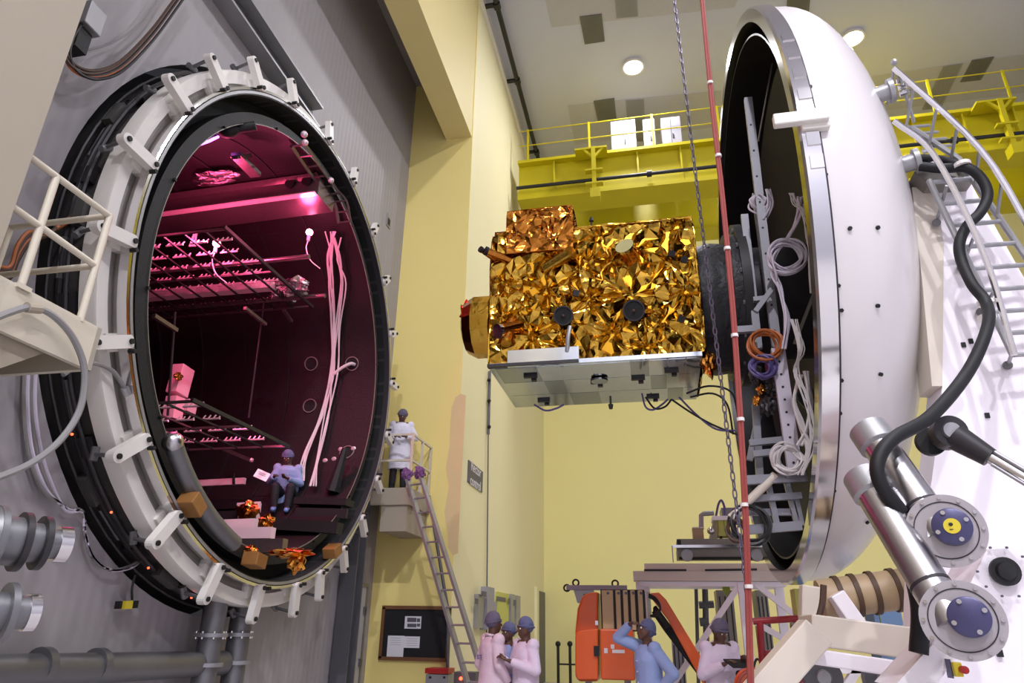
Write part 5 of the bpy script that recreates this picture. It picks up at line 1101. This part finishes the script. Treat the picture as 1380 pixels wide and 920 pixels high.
# ------------------------------------------------------------------ people
def remesh(mb, name, m, parent, voxel, it=4):
    o = bpy.data.objects.new(name, mb.mesh(name, m)); C.objects.link(o)
    r = o.modifiers.new('r', 'REMESH'); r.mode = 'VOXEL'; r.voxel_size = voxel; r.use_smooth_shade = True
    s = o.modifiers.new('s', 'SMOOTH'); s.iterations = it; s.factor = .5
    bpy.context.view_layer.update()
    me = bpy.data.meshes.new_from_object(o.evaluated_get(bpy.context.evaluated_depsgraph_get())); me.name = name
    me.polygons.foreach_set('use_smooth', [True]*len(me.polygons)); o.modifiers.clear(); o.data = me
    if not me.materials: me.materials.append(M[m])
    o.parent = parent; return o
def V3(*a): return Vector(a)
def hand(b, w_, d, side):
    d = d.normalized(); s = d.cross(V3(0, 0, 1)) if abs(d.z) < .9 else d.cross(V3(0, 1, 0)); s.normalize(); n = s.cross(d)
    for k in (-.02, 0, .02): b.capsule(w_, .018, w_+d*.075+s*k, .016)
    for k, L in ((-.03, .065), (-.01, .078), (.01, .074), (.03, .058)):
        r0 = w_+d*.07+s*k; m1 = r0+d*L*.55+n*.012*side; m2 = m1+d*L*.35+n*.03*side; b.capsule(r0, .0098, m1, .0092); b.capsule(m1, .0092, m2, .008)
    r0 = w_+d*.02+s*.022*side; m1 = r0+s*.03*side+d*.03; b.capsule(r0, .0105, m1, .01); b.capsule(m1, .01, m1+d*.03+n*.012*side, .0088)
STAND = dict(pelvis=(0, 0, .92), chest=(0, -.01, 1.26), neck=(0, 0, 1.45), head=(0, -.02, 1.585), hip=.09, knee=((-.1, -.02, .5), (.1, -.02, .5)), ankle=((-.11, .02, .08), (.11, .02, .08)),
             elbow=((-.27, .03, 1.12), (.27, .03, 1.12)), wrist=((-.24, -.1, .9), (.24, -.1, .9)), hemz=.48, look=(0, 0, 0), hem=None)
def person(label, loc, rz, coat, cap, pose, h=1.7, extra=None, group=None):
    P = dict(STAND); P.update(pose); t = thing('person', label, 'person', loc, group)
    root = t; root.rotation_euler = (0, 0, rz); sc = h/1.7; root.scale = (sc, sc, sc)
    pel, ch, nk, hd = (Vector(P[k]) for k in ('pelvis', 'chest', 'neck', 'head'))
    HR = Euler(P['look']).to_matrix()
    def hp(x, y, z): return hd+HR @ V3(x, y, z)
    b = MB()
    b.capsule(hp(0, .012, .03), .088, hp(0, -.012, -.03), .075); b.capsule(hp(0, -.03, -.06), .05, hp(0, -.035, -.075), .045)
    b.capsule(hp(0, -.085, .005), .012, hp(0, -.105, -.022), .016)                 # nose
    b.capsule(hp(-.035, -.075, .025), .014, hp(.035, -.075, .025), .014)           # brow
    b.capsule(hp(-.02, -.084, -.052), .009, hp(.02, -.084, -.052), .009); b.capsule(hp(-.016, -.082, -.066), .009, hp(.016, -.082, -.066), .009)
    for s in (-1, 1): b.capsule(hp(s*.086, .005, .015), .014, hp(s*.084, .0, -.025), .011)
    b.capsule(nk, .058, hp(0, .015, -.05), .056)
    sh = [ch+(nk-ch)*.72+V3(s*.175, .0, 0) for s in (-1, 1)]
    b.capsule(pel, .13, ch, .14); b.capsule(ch, .14, nk-V3(0, 0, .06), .09); b.capsule(sh[0], .06, sh[1], .06)
    tr = MB(); co = MB(); shoes = []
    for i, s in ((0, -1), (1, 1)):
        e, wr = Vector(P['elbow'][i]), Vector(P['wrist'][i]); b.capsule(sh[i], .052, e, .04); b.capsule(e, .04, wr, .026); hand(b, wr, wr-e if 'hd' not in P else Vector(P['hd'][i]), s)
        hip = pel+V3(s*P['hip'], 0, -.02); kn, an = Vector(P['knee'][i]), Vector(P['ankle'][i])
        b.capsule(hip, .09, kn, .06); b.capsule(kn, .06, an, .042); b.capsule(an, .04, an+V3(0, -.12, -.045), .032)
        tr.capsule(hip, .105, kn, .078); tr.capsule(kn, .078, an+V3(0, 0, .03), .062)
        co.cyl(sh[i]-V3(s*.04, 0, -.0), e, .082, .066, 14); co.capsule(e, .066, e, .066); co.capsule(sh[i], .08, sh[i], .08); co.cyl(e, e.lerp(wr, .93), .066, .05, 14)
        f = MB(); f.capsule(an+V3(0, .03, -.04), .042, an+V3(0, -.13, -.05), .042); f.capsule(an+V3(0, 0, -.01), .05, an+V3(0, -.05, -.03), .045); shoes.append(f)
    tr.capsule(pel+V3(-.06, 0, 0), .12, pel+V3(.06, 0, 0), .12)
    hem = Vector(P['hem']) if P['hem'] else V3(pel.x, pel.y, P['hemz'])
    rings = []
    for f in (0, .33, .66): c = hem.lerp(pel, f); rings.append((c, .225-.02*f, .165-.01*f))
    rings += [(pel+V3(0, 0, .0), .205, .155), (pel.lerp(ch, .5), .2, .145), (ch, .215, .15), (ch.lerp(nk, .45), .205, .135), (ch.lerp(nk, .75), .16, .1), (ch.lerp(nk, .93), .085, .08)]
    rings.sort(key=lambda r: r[0].z); co.loft(rings, 24)
    body = remesh(b, 'body', 'skin', t, .0075, 3); tro = remesh(tr, 'trousers', 'trousers', t, .014, 4); cob = remesh(co, 'coat', coat, t, .011, 4)
    for f in shoes: remesh(f, 'shoe', 'shoe_blue', t, .01, 3)
    # collar, front seam, buttons
    cl = MB(); cl.tube([nk+V3(.078*math.cos(a), .075*math.sin(a)+.005, -.012+.02*math.sin(a)) for a in np.linspace(0, 6.28, 20, endpoint=False)], .016, 6, True); o = cl.build('collar', coat, None, True); o.parent = cob
    for k in range(4): z = ch.lerp(pel, k/3); q = MB(); q.sphere(z+V3(.012, -.152, 0), .008, seg=6); o = q.build('button', 'label_white'); o.parent = cob
    if cap:
        c = MB(); c.capsule(hp(0, .018, .055), .096, hp(0, .03, .03), .096); c.capsule(hp(-.04, .01, .045), .07, hp(.04, .01, .045), .07)
        cut = remesh(c, 'cap', cap, t, .009, 4)
        bd = MB(); bd.tube([hp(.098*math.cos(a), .02+.104*math.sin(a), .022+.02*math.sin(a)*-1) for a in np.linspace(0, 6.28, 24, endpoint=False)], .012, 6, True); o = bd.build('cap_band', cap, None, True); o.parent = cut
    for s in (-1, 1):
        ey = MB(); ey.sphere(hp(s*.032, -.079, .008), .0115, seg=8); o = ey.build('eye', 'eye'); o.parent = t
        pu = MB(); pu.sphere(hp(s*.032, -.088, .008), .0055, seg=8); q = pu.build('pupil', 'dark'); q.parent = o
    return t, cob
# worker on the far platform
p = on('Y', 12.2, 536, 645)
person('worker in pale lab coat leaning over the railing of far platform', (p.x-.0, 12.2, FZ), math.radians(20), 'coat_white', 'cap_grey',
       dict(head=(0, -.1, 1.56), neck=(0, -.05, 1.44), chest=(0, -.03, 1.26), elbow=((-.3, -.02, 1.13), (.3, -.02, 1.13)), wrist=((-.1, -.24, 1.1), (.1, -.24, 1.1)), look=(.5, 0, .5)), 1.62)
gy = 9.3
def at_head(x, y, d, h, rz, pose_head=(0, -.02)):      # ground point below a head seen at x
    q = on('Y', d, x, y); return (q.x, d, 0)
t_, coat_ = person('worker in pinkish coat seen from behind, left of the standing group', at_head(664, 845, 9.2, 1.7, 0), math.radians(128), 'coat_pink', 'cap_grey',
       dict(look=(0, 0, .1), elbow=((-.25, .02, 1.12), (.26, .05, 1.12)), wrist=((-.2, -.14, .93), (.23, -.1, .9))), 1.74)
tx = text('back_print', 'ISITE', .075, Vector((0, .168, 1.2)), Euler((math.pi/2, 0, math.pi)).to_matrix(), 'purple_cable', None); tx.parent = coat_
person('worker in sky blue coat standing in the middle of the group', at_head(686, 850, 9.6, 1.7, 0), math.radians(-35), 'coat_blue', 'cap_blue', dict(), 1.62)
person('worker in lilac coat and blue cap facing left in the group', at_head(709, 848, 9.1, 1.7, 0), math.radians(-48), 'coat_lilac', 'cap_blue',
       dict(elbow=((-.27, -.04, 1.12), (.28, -.03, 1.12)), wrist=((-.1, -.27, 1.24), (.06, -.27, 1.22)), look=(.1, 0, -.1)), 1.68)
person('worker in blue coat shading his eyes beside the orange lift', at_head(872, 850, 8.9, 1.7, 0), math.radians(-62), 'coat_blue', 'cap_blue',
       dict(elbow=((-.28, -.26, 1.5), (.36, .12, 1.14)), wrist=((-.09, -.17, 1.66), (.2, .02, .98)), look=(-.35, 0, 0), hd=((.6, .1, .15), (-.5, -.2, -.2))), 1.68)
t_, c_ = person('worker in lilac coat looking down at a tablet near red hose', at_head(967, 848, 9.0, 1.7, 0), math.radians(28), 'coat_lilac', 'cap_grey',
       dict(elbow=((-.27, -.04, 1.12), (.27, -.04, 1.12)), wrist=((-.12, -.27, 1.24), (.13, -.27, 1.24)), look=(.45, 0, .1), head=(0, -.05, 1.57)), 1.7)
q = at_head(967, 848, 9.0, 1.7, 0); rz = math.radians(28); fwd = Vector((math.sin(rz), -math.cos(rz), 0)); tp = Vector(q)+fwd*.36+Vector((0, 0, 1.25))
t = thing('tablet', 'dark tablet case held by the worker near red hose', 'tablet', tp)
MB().box(tp, (.26, .2, .02), Euler((.35, 0, rz)).to_matrix()).build('case', 'dark', t, bevel=.004); MB().box(tp+Vector((0, 0, .012)), (.22, .16, .004), Euler((.35, 0, rz)).to_matrix()).build('screen', 'board_black', t)
t = thing('tool_bag', 'black bag hanging against the coat of the tablet worker', 'bag', tp+Vector((.05, 0, -.5)))
MB().box(tp+Vector((.06, -.0, -.32)), (.2, .12, .5)).build('body', 'black_matte', t, bevel=.03); MB().tube(smooth([tp+Vector(v) for v in ((.13, -.02, -.1), (.2, -.02, .05), (.27, -.02, -.1), (.28, -.02, -.5))]), .014, 6).build('strap', 'dark', t)
# seated worker in the chamber
sp = on('X', -5.9, 378, 692)
person('worker in blue coat and cap sitting on a rail inside the chamber reading', (sp.x, sp.y, sp.z-.02), math.radians(25), 'coat_blue', 'cap_blue',
       dict(pelvis=(.05, .1, .36), chest=(.03, -.02, .68), neck=(.02, -.07, .86), head=(0, -.13, .98), knee=((-.12, -.3, .44), (.13, -.3, .44)), ankle=((-.1, -.3, .08), (.12, -.28, .08)),
            elbow=((-.24, -.08, .55), (.27, -.06, .55)), wrist=((-.16, -.32, .6), (.06, -.33, .58)), hemz=.3, hem=(.05, .1, .18), look=(.5, 0, -.2)), 1.56)
pq = on('X', -5.72, 353, 640); t = thing('paper_sheet', 'white sheet of paper held by the seated worker', 'paper', pq)
MB().box(pq, (.2, .004, .16), Euler((-.5, .35, .5)).to_matrix()).build('sheet', 'paper', t)
for k in range(3): MB().box(pq+Vector((0, -.004, .03-.03*k)), (.12, .002, .006), Euler((-.5, .35, .5)).to_matrix()).build('text_line', 'sign_grey', t)
